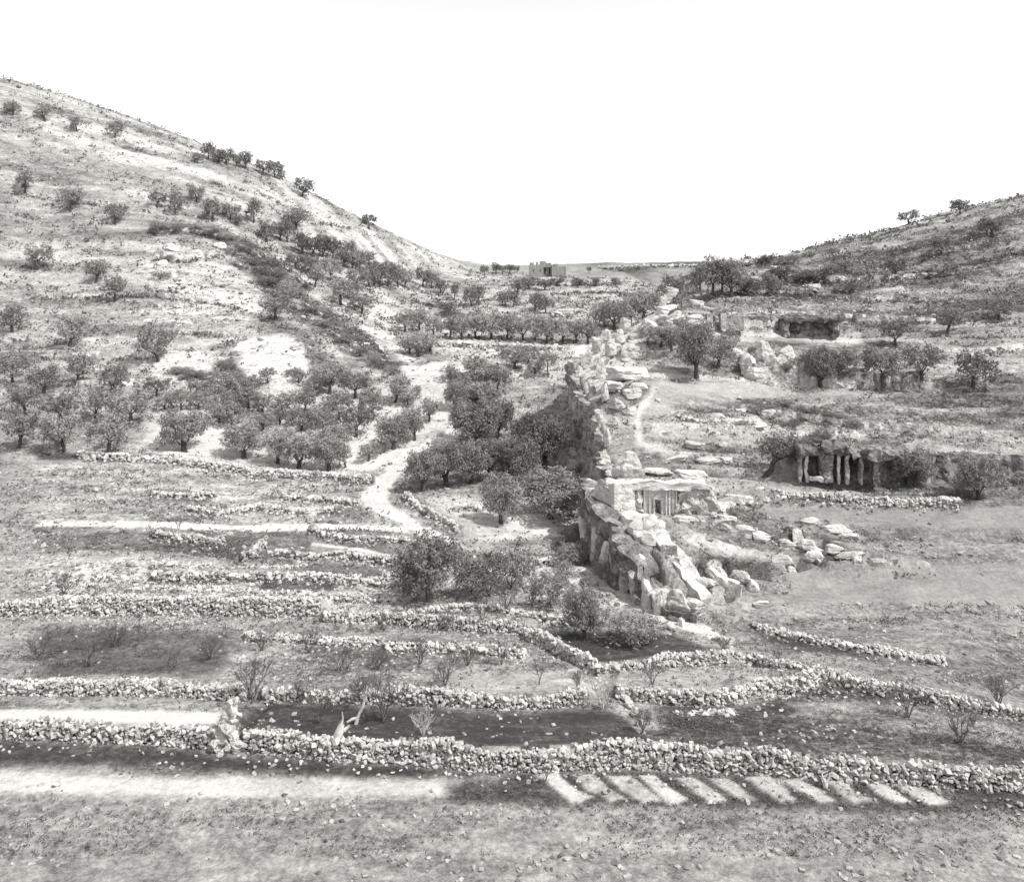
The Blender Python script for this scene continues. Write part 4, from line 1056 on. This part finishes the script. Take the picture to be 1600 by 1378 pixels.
BARES = [
 ('on the near left terrace', [(409,1016,38,42),(483,1020,42,36),(330,1030,40,44),(270,1046,36,44)], BARE),
 ('behind the pale stone pier', [(395,1094,74,54),(470,1097,40,26)], BARE),
 ('in the middle foreground terraces', [(538,1053,50,50),(655,1038,44,50),(590,1045,36,40),(784,1038,40,34),(730,1040,34,36)], BARE),
 ('with upright boughs on the pale field', [(696,1071,50,44),(903,1077,34,22),(1019,1069,40,32)], BARE),
 ('single stemmed on the pale field', [(843,1069,44,36)], ONE),
 ('overhanging the speckled terrace wall', [(500,1130,60,54),(598,1126,80,70),(560,1096,50,54)], BARE),
 ('with pale stems on the dark ploughed field', [(661,1152,46,30),(941,1108,60,36)], PALE),
 ('at the end of the dark field by the stone heap', [(1004,1146,44,26)], BARE),
 ('on the terraces below the foreground dark trees', [(633,957,30,26),(753,974,40,30),(791,956,50,34),(831,948,44,34),(700,985,34,30),(600,985,32,30)], BARE),
 ('on the left above the white track', [(279,828,24,18)], BARE),
 ('gnarled and dark among the garden beds', [(853,1218,28,30)], ONE),
 ('by the field wall at the right', [(1130,1015,26,26),(1215,1030,22,22)], BARE),
 ('in the dark field at the far left edge', [(60,1030,46,46),(140,1040,50,48),(180,1010,40,40),(100,930,36,36)], BARE),
 ('in the stony field at the far right edge', [(1420,1120,54,50),(1500,1160,60,56),(1560,1100,50,46)], BARE),
]
for phrase, items, kinds in BARES:
    items = sorted(items)
    for k, (u, v, hp, wp) in enumerate(items):
        x, y, z = ray(u, v); h = hp * y / F; w = wp * y / F
        o = ordinal(k, len(items))
        root = empty('bare_tree', (x, y, z), f"leafless fig tree {phrase}" + (f", {o}" if o else ''), 'tree', 'leafless fig trees in the near fields', random.uniform(0, 6.28))
        t, b = random.choice(kinds)
        for nm, me in (('stems', t), ('branches', b)):
            q = link(nm, me, root); q.scale = (w / 3, w / 3, h / 3)

# ------------------------------------------------------------------ rocks
def rock_mesh(seed, sub=4, ncut=16):
    """an angular limestone block: a ball cut by many planes, then weathered along beds"""
    rnd = random.Random(seed * 31 + 5)
    bm = bmesh.new(); bmesh.ops.create_icosphere(bm, subdivisions=sub, radius=.62)
    planes = []
    for k in range(ncut):
        q = Vector((rnd.gauss(0, 1), rnd.gauss(0, 1), rnd.gauss(0, .8))).normalized()
        planes.append((q, rnd.uniform(.27, .46)))
    planes += [(Vector((rnd.uniform(-.15, .15), rnd.uniform(-.15, .15), 1)).normalized(), .42), (Vector((rnd.uniform(-.3, .3), -1, rnd.uniform(-.2, .3))).normalized(), .42)]
    off = Vector((seed * 3.7, seed * 1.3, seed * .7))
    for v in bm.verts:
        for q, dd in planes:
            e = v.co.dot(q) - dd
            if e > 0: v.co -= q * e
        p = v.co.copy()
        bed = math.sin(p.z * 17 + 3 * mnoise.noise(p * 1.5 + off)) 
        n = .065 * mnoise.fractal(p * 2.2 + off, 1, 2, 4) + .05 * abs(mnoise.noise(p * 6 + off)) - (.035 if bed > .75 else 0)
        v.co += p.normalized() * n
    return bm_mesh('boulder', bm, M_ROCK, False)
ROCKS = [rock_mesh(i) for i in range(8)]
# phrase, [(u, v of the foot, w px, h px, depth m)...]
BOULDERS = [
 ('jagged pale rock on the shaded rear cliff', [(932,552,14,30,1.6),(918,575,14,32,1.6),(905,598,13,28,1.6),(938,590,12,34,1.5),(925,618,12,30,1.5),(945,630,12,34,1.4),(900,660,10,22,1.4),(938,668,12,34,1.4),(948,700,11,34,1.3),(955,560,14,26,1.6),(968,540,16,28,1.8),(980,520,16,28,2.0),(890,620,10,20,1.4),(912,640,10,26,1.4)]),
 ('upright rib of rock along the front cliff', [(916,862,13,66,1.2),(930,884,15,70,1.2),(946,898,14,60,1.1),(960,914,16,66,1.2),(976,926,15,58,1.1),(992,938,16,54,1.1),(1012,950,18,50,1.1),(1032,960,16,42,1.0)]),
 ('white rock slab at the cliff edge', [(1008, 852, 62, 52, 3.0)]),
 ('big pale boulder behind the tomb rock', [(983, 746, 46, 44, 2.8)]),
 ('white flat rock on the cliff corner', [(932, 782, 44, 22, 3.0), (962, 770, 36, 18, 2.5)]),
 ('white rock capping the rear cliff', [(978, 596, 72, 26, 4.5), (990, 560, 44, 26, 4), (963, 556, 26, 28, 3), (940, 575, 24, 22, 3), (1000, 530, 34, 24, 4), (1016, 516, 30, 20, 4), (1040, 492, 36, 20, 4), (948, 535, 20, 24, 3), (962, 612, 34, 18, 3)]),
 ('pale rock stepping down the rear cliff', [(985, 622, 30, 20, 3), (965, 640, 26, 20, 3), (1000, 612, 24, 16, 2.5), (960, 668, 22, 18, 2.5), (985, 650, 22, 16, 2)]),
 ('white boulder lying under the shaded cliff', [(900, 712, 26, 18, 2), (918, 706, 18, 14, 2), (903, 736, 28, 20, 2.2), (893, 648, 20, 16, 2), (882, 628, 18, 16, 2), (905, 620, 16, 14, 2)]),
 ('slanting rock slab above the dark overhang', [(1046, 868, 34, 20, 1.6), (1070, 888, 34, 20, 1.6), (1098, 922, 34, 20, 1.6)]),
 ('pale ribbed rock at the foot of the cliff', [(1030, 955, 30, 36, 2.0), (1056, 958, 40, 40, 2.2), (1080, 960, 40, 28, 2.2), (1000, 905, 24, 44, 1.8)]),
 ('white block of the fallen ruin on the plateau', [(1147, 936, 32, 34, 1.4), (1160, 914, 26, 24, 1.2), (1126, 904, 20, 20, 1.0), (1113, 914, 26, 8, .8), (1133, 934, 22, 8, .8), (1196, 948, 44, 10, 1.0), (1178, 924, 22, 20, 1.0)]),
 ('pale outcrop on the slope below the tomb', [(1120, 796, 40, 14, 2), (1162, 788, 44, 16, 2), (1196, 786, 26, 12, 1.6), (1140, 815, 36, 10, 1.6)]),
 ('long pale ledge crossing the lower plateau', [(1075, 816, 34, 10, 1.5), (1125, 822, 44, 12, 1.5), (1160, 834, 36, 14, 1.5), (1195, 846, 44, 14, 1.6), (1235, 856, 36, 14, 1.5)]),
 ('slanting pale outcrop near the right edge', [(1248, 846, 22, 22, 1.3), (1260, 862, 24, 22, 1.3), (1272, 880, 26, 20, 1.3), (1224, 880, 44, 14, 1.4), (1238, 894, 14, 10, .8), (1281, 868, 26, 12, 1.1), (1310, 862, 40, 12, 1.3), (1330, 874, 40, 12, 1.3), (1342, 880, 20, 14, 1.2)]),
 ('pale rubble block on the right terrace edge', [(1270, 820, 34, 12, 1.4), (1300, 832, 36, 14, 1.5), (1325, 842, 34, 16, 1.5)]),
 ('rock of the broken ledge behind the terrace', [(1172, 578, 26, 30, 3), (1196, 568, 30, 40, 3), (1216, 590, 40, 40, 3.5), (1240, 594, 34, 30, 3), (1262, 580, 26, 20, 2.5), (1152, 560, 26, 20, 2.5), (1305, 604, 30, 14, 2.5), (1335, 602, 26, 16, 2.5), (1232, 560, 30, 22, 3), (1180, 594, 24, 24, 2.5), (1325, 570, 30, 20, 3)]),
 ('pale rock on the ledge above the smooth terrace', [(1120, 658, 26, 14, 1.6), (1148, 664, 40, 12, 1.8), (1180, 668, 30, 10, 1.6)]),
 ('white outcrop beside the curving plateau path', [(1090, 702, 36, 12, 1.8), (1130, 700, 26, 10, 1.5), (1060, 724, 44, 14, 2.2), (1110, 726, 50, 14, 2.2), (1030, 745, 40, 14, 2.4), (1075, 748, 50, 16, 2.4), (1135, 724, 20, 10, 1.3)]),
 ('white rock by the ruined doorway', [(1080, 512, 34, 26, 4), (1104, 514, 24, 26, 3), (1060, 505, 30, 22, 4), (1045, 508, 26, 18, 4), (1092, 480, 26, 14, 3)]),
 ('pale outcrop on the upper right slope', [(1196, 432, 34, 14, 4), (1216, 424, 24, 10, 3), (1180, 442, 22, 12, 3), (1190, 456, 26, 10, 3), (1275, 452, 30, 10, 4)]),
 ('lone white rock on the smooth terrace', [(1028, 628, 9, 6, .8)]),
 ('white stone in the near terrace wall heap', [(985, 1108, 16, 16, .8), (994, 1120, 16, 14, .8), (978, 1098, 14, 12, .7), (1001, 1134, 12, 10, .6)]),
 ('square white block at the rubble below the cliff', [(1080, 960, 12, 12, .7), (1065, 978, 12, 14, .7), (1050, 985, 10, 8, .5)]),
 ('white rock edge along the left hill scarp', [(372, 556, 22, 14, 3), (462, 548, 26, 14, 3), (436, 640, 26, 16, 2.5), (470, 584, 20, 12, 2.5)]),
 ('pale outcrop high on the left hill', [(262, 392, 30, 14, 4), (300, 402, 26, 14, 4), (250, 416, 22, 12, 4), (340, 388, 24, 12, 4), (286, 430, 26, 12, 4)]),
]
for phrase, items in BOULDERS:
    items = sorted(items)
    for k, (u, v, wp, hp, dep) in enumerate(items):
        x, y, z = ray(u, v); s = y / F
        w, h = wp * s, hp * s
        o = ordinal(k, len(items))
        q = link('boulder', random.choice(ROCKS), None, (x, y + dep * .32, z + h * .30))
        q.scale = (w * 1.12, dep, h * 1.25); q.rotation_euler = (random.uniform(-.12, .12), random.uniform(-.18, .18), random.choice((0, math.pi)) + random.uniform(-.3, .3))
        if 'rib' in phrase or 'jagged' in phrase:
            q.location = (x, y + .1, z + h * .42); q.scale = (w * 1.25, dep, h * 1.1); q.rotation_euler = (random.uniform(-.08, .08), random.uniform(-.14, .14), random.uniform(-.5, .5))
        tag(q, phrase + (f", {o}" if o else ''), 'rock', 'pale rocks and boulders')

# ------------------------------------------------------------------ rock-cut tomb front
ti = len(WALLS) + list(SCARPS).index('tomb')
tw, th, _ = RAISE[ti]
def along(w, u):
    uu = CX + F * w[:, 0] / w[:, 1]
    return np.array([np.interp(u, uu, w[:, k]) for k in range(3)])
p = along(tw, 1027)
root = empty('rock_cut_tomb', (p[0], p[1] - .35, p[2]), 'small rock-cut tomb front with gabled doorway and carved pilasters in white rock', 'tomb')
tomb_root = root
bm = bmesh.new()
W2, HT = 1.55, 2.55
for x0, x1, z0, z1 in ((-W2, -.27, -.3, HT), (.27, W2 + .5, -.3, HT), (-.27, .27, 1.28, HT)):
    box(bm, x0, x1, -.02 if True else 0, 1.2, z0, z1)
link('facade', bm_mesh('facade', bm, M_ROCK), root)
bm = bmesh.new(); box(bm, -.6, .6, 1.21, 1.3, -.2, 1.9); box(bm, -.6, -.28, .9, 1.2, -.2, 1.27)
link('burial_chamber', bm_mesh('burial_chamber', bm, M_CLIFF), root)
bm = bmesh.new()
vs = [bm.verts.new(c) for c in ((-.62, -.16, 1.42), (.62, -.16, 1.42), (0, -.16, 2.05), (-.62, -.022, 1.42), (.62, -.022, 1.42), (0, -.022, 2.05))]
for f in ((0, 1, 2), (5, 4, 3), (0, 3, 4, 1), (1, 4, 5, 2), (2, 5, 3, 0)): bm.faces.new([vs[i] for i in f])
link('pediment', bm_mesh('pediment', bm, M_ROCK), root)
for x in (-.42, .42):
    bm = bmesh.new(); box(bm, x - .08, x + .08, -.13, -.022, -.3, 1.40)
    link('doorpost', bm_mesh('doorpost', bm, M_ROCK), root)
for x in (-1.42, -.86, .86, 1.2, 1.55, 1.9):
    bm = bmesh.new(); box(bm, x - .07, x + .07, -.15, -.022, -.3, 2.35, .025)
    link('pilaster', bm_mesh('pilaster', bm, M_ROCK), root)
# ------------------------------------------------------------------ cave fronts on the right
cw, chh, _ = RAISE[len(WALLS) + list(SCARPS).index('cave')]
def rough_block(name, parent, x0, x1, y0, y1, z0, z1, mat, amp=.18, seed=0, seg=.3, sag=0.0, ends=0.0):
    amp *= 1.5
    bm = bmesh.new(); box(bm, x0, x1, y0, y1, z0, z1)
    n = max(1, int(max(x1 - x0, z1 - z0, y1 - y0) / seg))
    bmesh.ops.subdivide_edges(bm, edges=bm.edges, cuts=min(n, 14), use_grid_fill=True)
    for v in bm.verts:
        f = (v.co.z - z0) / (z1 - z0)
        if ends: v.co.z -= f * ends * (z1 - z0) * (abs(v.co.x - (x0 + x1) / 2) / ((x1 - x0) / 2)) ** 2.5
        if sag: v.co.z -= f * sag * (v.co.y - y0); v.co.z += f * .5 * mnoise.noise(Vector((v.co.x * .45, v.co.y * .3, seed)))
        q = v.co * .9 + Vector((seed, seed * 2, 0))
        v.co += Vector((mnoise.noise(q), mnoise.noise(q + Vector((9, 3, 1))), mnoise.noise(q + Vector((2, 7, 5))))) * amp
        q = q * 3.1
        v.co += Vector((mnoise.noise(q), mnoise.noise(q + Vector((9, 3, 1))), mnoise.noise(q + Vector((2, 7, 5))))) * amp * .5
    bmesh.ops.triangulate(bm, faces=bm.faces)
    return link(name, bm_mesh(name, bm, mat), parent)
a = along(cw, 1243); b = along(cw, 1345)
Lc = math.hypot(b[0] - a[0], b[1] - a[1]); ang = math.atan2(b[1] - a[1], b[0] - a[0])
root = empty('cave_front', (a[0], a[1] - 2.6, a[2] - .1), 'rock-cut cave front with dark openings between pale rock pillars at the right', 'cave')
root.rotation_euler = (0, 0, ang)
k = Lc / 102.0                                            # metres per photo pixel along the front
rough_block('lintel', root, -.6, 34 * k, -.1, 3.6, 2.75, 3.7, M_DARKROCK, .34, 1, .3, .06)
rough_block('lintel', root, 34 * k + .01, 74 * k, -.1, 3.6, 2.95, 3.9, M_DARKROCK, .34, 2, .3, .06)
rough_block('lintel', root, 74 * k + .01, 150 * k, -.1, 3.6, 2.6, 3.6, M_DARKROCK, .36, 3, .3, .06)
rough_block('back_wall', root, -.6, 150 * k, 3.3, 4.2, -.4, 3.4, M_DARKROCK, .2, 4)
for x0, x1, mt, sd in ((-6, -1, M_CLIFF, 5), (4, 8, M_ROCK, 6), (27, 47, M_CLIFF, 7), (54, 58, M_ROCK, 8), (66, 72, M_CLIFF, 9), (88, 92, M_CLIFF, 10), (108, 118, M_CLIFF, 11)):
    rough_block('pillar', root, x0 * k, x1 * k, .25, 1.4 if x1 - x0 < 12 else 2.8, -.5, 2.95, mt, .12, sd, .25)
rough_block('sill', root, 11 * k, 30 * k, -.4, .3, -.2, .28, M_ROCK, .1, 12, .4)

troot = tomb_root
rough_block('rock_brow', troot, -4.6, 5.6, -.32, 4.2, HT - .12, HT + .75, M_ROCK, .2, 41, .3, .25, .6)
rough_block('rock_flank', troot, -5.2, -W2 - .05, -.10, 2.4, -.5, HT + .2, M_ROCK, .38, 42, .3, .1, .15)
rough_block('rock_flank', troot, W2 + .52, 6.0, -.12, 2.4, -.5, HT + .2, M_ROCK, .38, 43, .3, .1, .3)

# ruined doorway at the back of the plateau
sw, sh, _ = RAISE[len(WALLS) + list(SCARPS).index('shelter')]
q = along(sw, 1118)
root = empty('ruined_doorway', (q[0], q[1] - 1.4, q[2]), 'ruined pale masonry with a dark doorway at the back of the plateau', 'ruin')
k = q[1] / F
rough_block('jamb', root, -16 * k, -6 * k, 0, 1.6, -.3, 25 * k, M_ROCK, .15, 21)
rough_block('jamb', root, 6 * k, 13 * k, 0, 1.6, -.3, 23 * k, M_ROCK, .15, 22)
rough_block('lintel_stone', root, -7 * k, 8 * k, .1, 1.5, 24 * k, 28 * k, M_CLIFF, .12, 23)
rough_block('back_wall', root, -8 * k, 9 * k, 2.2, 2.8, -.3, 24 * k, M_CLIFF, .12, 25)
rough_block('side_wall', root, 13.1 * k, 42 * k, .3, 1.5, -.3, 20 * k, M_MASON, .12, 24)

# long slabs dipping along the quarried hollow at the near end of the cliff
def slab(P0, P1, wd, th, lift, label, seed):
    a = Vector((ux(P0[0], P0[2]), P0[2], 0)); b = Vector((ux(P1[0], P1[2]), P1[2], 0))
    a.z = hgt(a.x, a.y) + lift; b.z = hgt(b.x, b.y) + lift
    L = (b - a).length
    bm = bmesh.new(); box(bm, 0, L, -wd / 2, wd / 2, -th, .35)
    bmesh.ops.subdivide_edges(bm, edges=bm.edges, cuts=12, use_grid_fill=True)
    for v in bm.verts:
        t = v.co.x / L
        v.co.y *= .55 + .6 * math.sin(math.pi * min(1, t * .8 + .15)); v.co.z += .25 * mnoise.noise(Vector((v.co.x * .5, v.co.y * .8, seed)))
        q = v.co * 1.3 + Vector((seed, 0, 0)); v.co += Vector((mnoise.noise(q), mnoise.noise(q + Vector((5, 2, 1))), mnoise.noise(q + Vector((1, 8, 3))))) * .28
    bmesh.ops.triangulate(bm, faces=bm.faces)
    o = link('flat_boulder', bm_mesh('flat_boulder', bm, M_ROCK), None, a)
    o.rotation_euler = (b - a).to_track_quat('X', 'Z').to_euler()
    tag(o, label, 'rock', 'pale rocks and boulders')
slab((1026, 0, 83.5), (1104, 0, 76.6), 1.7, 2.6, .25, 'long pale slab slanting down right beside the dark hollow at the near cliff end', 3.1)
slab((976, 0, 86.5), (1036, 0, 84.6), 3.0, 2.8, .35, 'broad white slab topping the cliff above the dark hollow', 7.7)
slab((1106, 0, 80.5), (1150, 0, 79.0), .9, 1.4, .2, 'thin pale slab among the fallen blocks on the lower plateau', 11.3)

# dark rock shelter beside it
q = along(sw, 1262)
root = empty('rock_shelter', (q[0], q[1] - 2.4, q[2]), 'long dark rock shelter under a pale ledge at the back right of the plateau', 'cave')
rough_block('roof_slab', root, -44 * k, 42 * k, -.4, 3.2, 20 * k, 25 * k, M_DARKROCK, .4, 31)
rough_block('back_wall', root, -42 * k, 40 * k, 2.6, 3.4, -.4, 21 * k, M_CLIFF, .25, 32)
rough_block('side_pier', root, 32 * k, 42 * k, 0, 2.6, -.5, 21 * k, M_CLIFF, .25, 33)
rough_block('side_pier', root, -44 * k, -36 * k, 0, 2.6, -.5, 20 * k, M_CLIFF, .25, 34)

# ------------------------------------------------------------------ ruined house on the far skyline
x, y, z = ray(857, 433)
root = empty('ruined_house', (x, y, z - .6), 'roofless flat-topped stone house on the far skyline between small trees', 'house')
k = y / F
def hb(name, u0, u1, y0, y1, v1, v0=436, mat=M_MASON, parent=root):
    bm = bmesh.new(); box(bm, (u0 - 857) * k, (u1 - 857) * k, y0, y1, (433 - v0) * k, (433.6 - v1) * k)
    return link(name, bm_mesh(name, bm, mat), parent)
hb('left_block', 827, 849, 0, 6, 414)
par = hb('broken_parapet', 828, 834, .2, 5.8, 408.5, 413.98)
hb('broken_parapet', 838, 841, .2, 5.8, 407.5, 413.98); hb('broken_parapet', 844, 853, .2, 5.8, 406.5, 413.98)
hb('recessed_wall', 849.02, 862, 2.4, 6, 415.5)
hb('upper_wall', 853.1, 862, 1.8, 5.0, 409, 415.45)
hb('buttress', 862.02, 865, -.4, 5, 413)
hb('right_block', 865.02, 883, -.2, 6, 415)
hb('broken_parapet', 866, 871, .2, 5, 410.5, 414.98)
hb('corner_quoin', 883.02, 884.2, -.3, 5, 414.5)
for u in (833.5, 844.5):
    bm = bmesh.new(); box(bm, (u - 857) * k - .18, (u - 857) * k + .18, -.06, .02, (433 - 422) * k, (433 - 419) * k)
    link('window', bm_mesh('window', bm, M_BARK), root)
for u in (852, 859):
    bm = bmesh.new(); box(bm, (u - 857) * k - .3, (u - 857) * k + .3, 2.32, 2.39, (433 - 426) * k, (433 - 417) * k)
    link('window', bm_mesh('window', bm, M_BARK), root)

# ------------------------------------------------------------------ pale stone pier and gnarled stumps in the foreground
x, y, z = ray(355, 1168)
root = empty('stone_pier', (x, y, z), 'leaning pale stone pier of piled blocks between the two near terrace walls', 'stone pier')
k = y / F
WROCKS = []
for me in ROCKS[:4]:
    m2 = me.copy(); m2.materials[0] = M_WHITE; WROCKS.append(m2)
spec = [(-12, 2, 0, 14), (6, 4, -2, 12), (-4, 12, 0, 16), (12, 18, 0, 14), (-8, 22, 0, 17), (4, 30, 0, 18), (-2, 38, 0, 17), (8, 44, 1, 15), (2, 50, 1, 15), (10, 58, 1, 13), (8, 66, 1, 12), (15, 72, 1, 9), (-16, 10, -2, 10), (18, 2, -2, 12), (-4, -4, -4, 12), (22, 52, 0, 6), (24, 8, -2, 8), (13, 50, 1, 10)]
for i, (dx, dz, dy, s) in enumerate(spec):
    q = link('block', random.choice(WROCKS), root, (dx * k, dy * .12 - .25, dz * k + .1))
    s *= k * 1.25
    q.scale = (s * random.uniform(.9, 1.2), s * 1.1, s * random.uniform(1.0, 1.4)); q.rotation_euler = (random.uniform(-.3, .3), random.uniform(-.3, .3), random.uniform(0, 6))

def stump(u, v, segs, label, mat=M_PALEBARK):
    x, y, z = ray(u, v); k = y / F
    root = empty('tree_stump', (x, y, z), label, 'tree stump', 'gnarled pale stumps')
    for i, (nm, pts, rr) in enumerate(segs):
        bm = bmesh.new(); tube(bm, [(a * k, dy * k, b * k) for a, dy, b in pts], [r * k for r in rr], 7)
        for vv in bm.verts: vv.co += Vector((random.uniform(-1, 1), random.uniform(-1, 1), random.uniform(-1, 1))) * .8 * k
        link(nm, bm_mesh(nm, bm, mat, True), root)
stump(530, 1156, [('trunk', [(-6, 0, -6), (-3, 0, 6), (2, 0, 18), (4, 0, 27)], [7, 7.5, 6, 4]), ('limb', [(2, 0, 16), (8, 2, 14), (16, 2, 22)], [3.5, 3, 2]), ('limb', [(-4, 0, 8), (-14, 0, -4), (-20, -2, -18)], [3, 2, 1.2]), ('limb', [(3, 0, 24), (6, 0, 34), (4, 0, 44)], [2.5, 1.6, .8])],
      'gnarled pale stump bent over the near terrace wall')
stump(555, 1131, [('trunk', [(0, 0, -3), (5, 0, 12), (12, 2, 28), (16, 2, 42)], [3.4, 2.8, 2.2, 1.6]), ('limb', [(14, 2, 34), (15, 2, 46), (19, 4, 58)], [1.5, 1.1, .6]), ('limb', [(5, 0, 10), (-4, 0, 8), (-12, 0, 3)], [2.6, 2.6, 2])],
      'slanting pale bare trunk behind the gnarled stump')
stump(1290, 1230, [('trunk', [(0, 0, -3), (0, 0, 9)], [3.6, 3]), ('limb', [(0, 0, 7), (-5, 0, 16), (-6, 0, 23)], [2.4, 1.8, 1]), ('limb', [(0, 0, 7), (5, 0, 14), (8, 0, 21)], [2.4, 1.8, 1])],
      'small forked stump among the garden beds at the lower right')

# ------------------------------------------------------------------ loose stones and dwarf scrub nobody could count
def scatter(nn, ymin, ymax, uspan=(-60, 1660)):
    # even over the ground seen, denser near by
    u = RNG.uniform(uspan[0], uspan[1], nn); d = np.exp(RNG.uniform(math.log(ymin), math.log(ymax), nn))
    return (u - CX) / F * d, d
def sample(arr, x, y):
    u = CX + F * x / y / np.maximum(1.0, 40.0 / y)
    i = np.clip(np.rint((u - us[0]) / (us[1] - us[0])).astype(int), 0, NU - 1); k = np.clip(np.searchsorted(ds, y), 0, ND - 1)
    return arr[i, k]
x, y = scatter(130000, 42, 340)
st = sample(stony, x, y); cl = fbm(x / 7, y / 1.6, 91, 3) + .5
keep = RNG.uniform(0, 1, len(x)) < (st ** 1.5) * np.clip((cl - .35) * 2.2, 0, 1) * np.where((y > 76) & (y < 130) & (x < 12), 1.9, 1.0) * (.45 + .55 * sstep(58, 80, y))
x, y = x[keep], y[keep]; z = hgtv(x, y)
s = np.minimum(np.exp(RNG.normal(-1.6, .45, len(x))), .32 + .5 * sstep(62, 100, y)) * (1 + 1.1 * sstep(90, 220, y))
scl = np.stack([s * RNG.uniform(.9, 1.5, len(s)), s * RNG.uniform(.8, 1.2, len(s)), s * RNG.uniform(.5, .9, len(s))], -1)
Vm, Fm = merged_stones(np.stack([x, y, z + s * .02], -1), scl, .3)
o = link('loose_stones', mesh_np('loose_stones', Vm, Fm, M_LOOSE)); o['kind'] = 'stuff'; tag(o, 'loose pale limestone scattered over the fields and slopes', 'stones')

x, y = scatter(190000, 45, 340)
pl = sample(tone, x, y); own_ = sample(own, x, y)
cl = fbm(x / 8, y / 2.4, 191, 3) + .5
okn = np.array([n in ('hillside', 'grass_field', 'stony_field') for n in NAMES])[own_]
keep = okn & (RNG.uniform(0, 1, len(x)) < np.clip(1.0 - pl, .05, 1) * np.clip((cl - .36) * 2.6, 0, 1))
x, y = x[keep], y[keep]
fx, fy = [x], [y]
for w, h, L in RAISE[:len(WALLS) + len(SCARPS) + len(LEDGES)]:
    m = int(np.hypot(*(w[1:, :2] - w[:-1, :2]).T).sum() * 2.2)
    t = RNG.uniform(0, len(w) - 1.001, m); i0 = t.astype(int); f = (t - i0)[:, None]
    q = w[i0] * (1 - f) + w[i0 + 1] * f
    fx.append(q[:, 0] + RNG.normal(0, .2, m)); fy.append(q[:, 1] - np.abs(RNG.normal(0, .5, m)) - .15)
x = np.concatenate(fx); y = np.concatenate(fy); z = hgtv(x, y)
NL = 6
size = RNG.uniform(.16, .5, len(x)) ** 1.2 * (.5 + .6 * sstep(55, 100, y) + 1.9 * sstep(100, 240, y))
c = np.stack([x, y, z], -1)[:, None, :] + RNG.normal(0, 1, (len(x), NL, 3)) * size[:, None, None] * np.array([.5, .5, .3]) + np.array([0, 0, 1.]) * size[:, None, None] * .4
d = RNG.normal(0, 1, c.shape) + np.array([0, 0, .5]); d /= np.linalg.norm(d, axis=-1, keepdims=True)
e = np.cross(d, RNG.normal(0, 1, c.shape)); e /= np.linalg.norm(e, axis=-1, keepdims=True)
L = size[:, None, None] * RNG.uniform(.4, .9, c.shape[:2] + (1,))
Vq = np.stack([c - d * L * .5, c + e * L * .3, c + d * L * .5, c - e * L * .3], 2).reshape(-1, 3)
o = link('dwarf_scrub', mesh_np('dwarf_scrub', Vq, np.arange(len(Vq)).reshape(-1, 4), M_SCRUB)); o['kind'] = 'stuff'; tag(o, 'low thorny scrub and dry tufts dotted over hillsides and terraces', 'scrub')
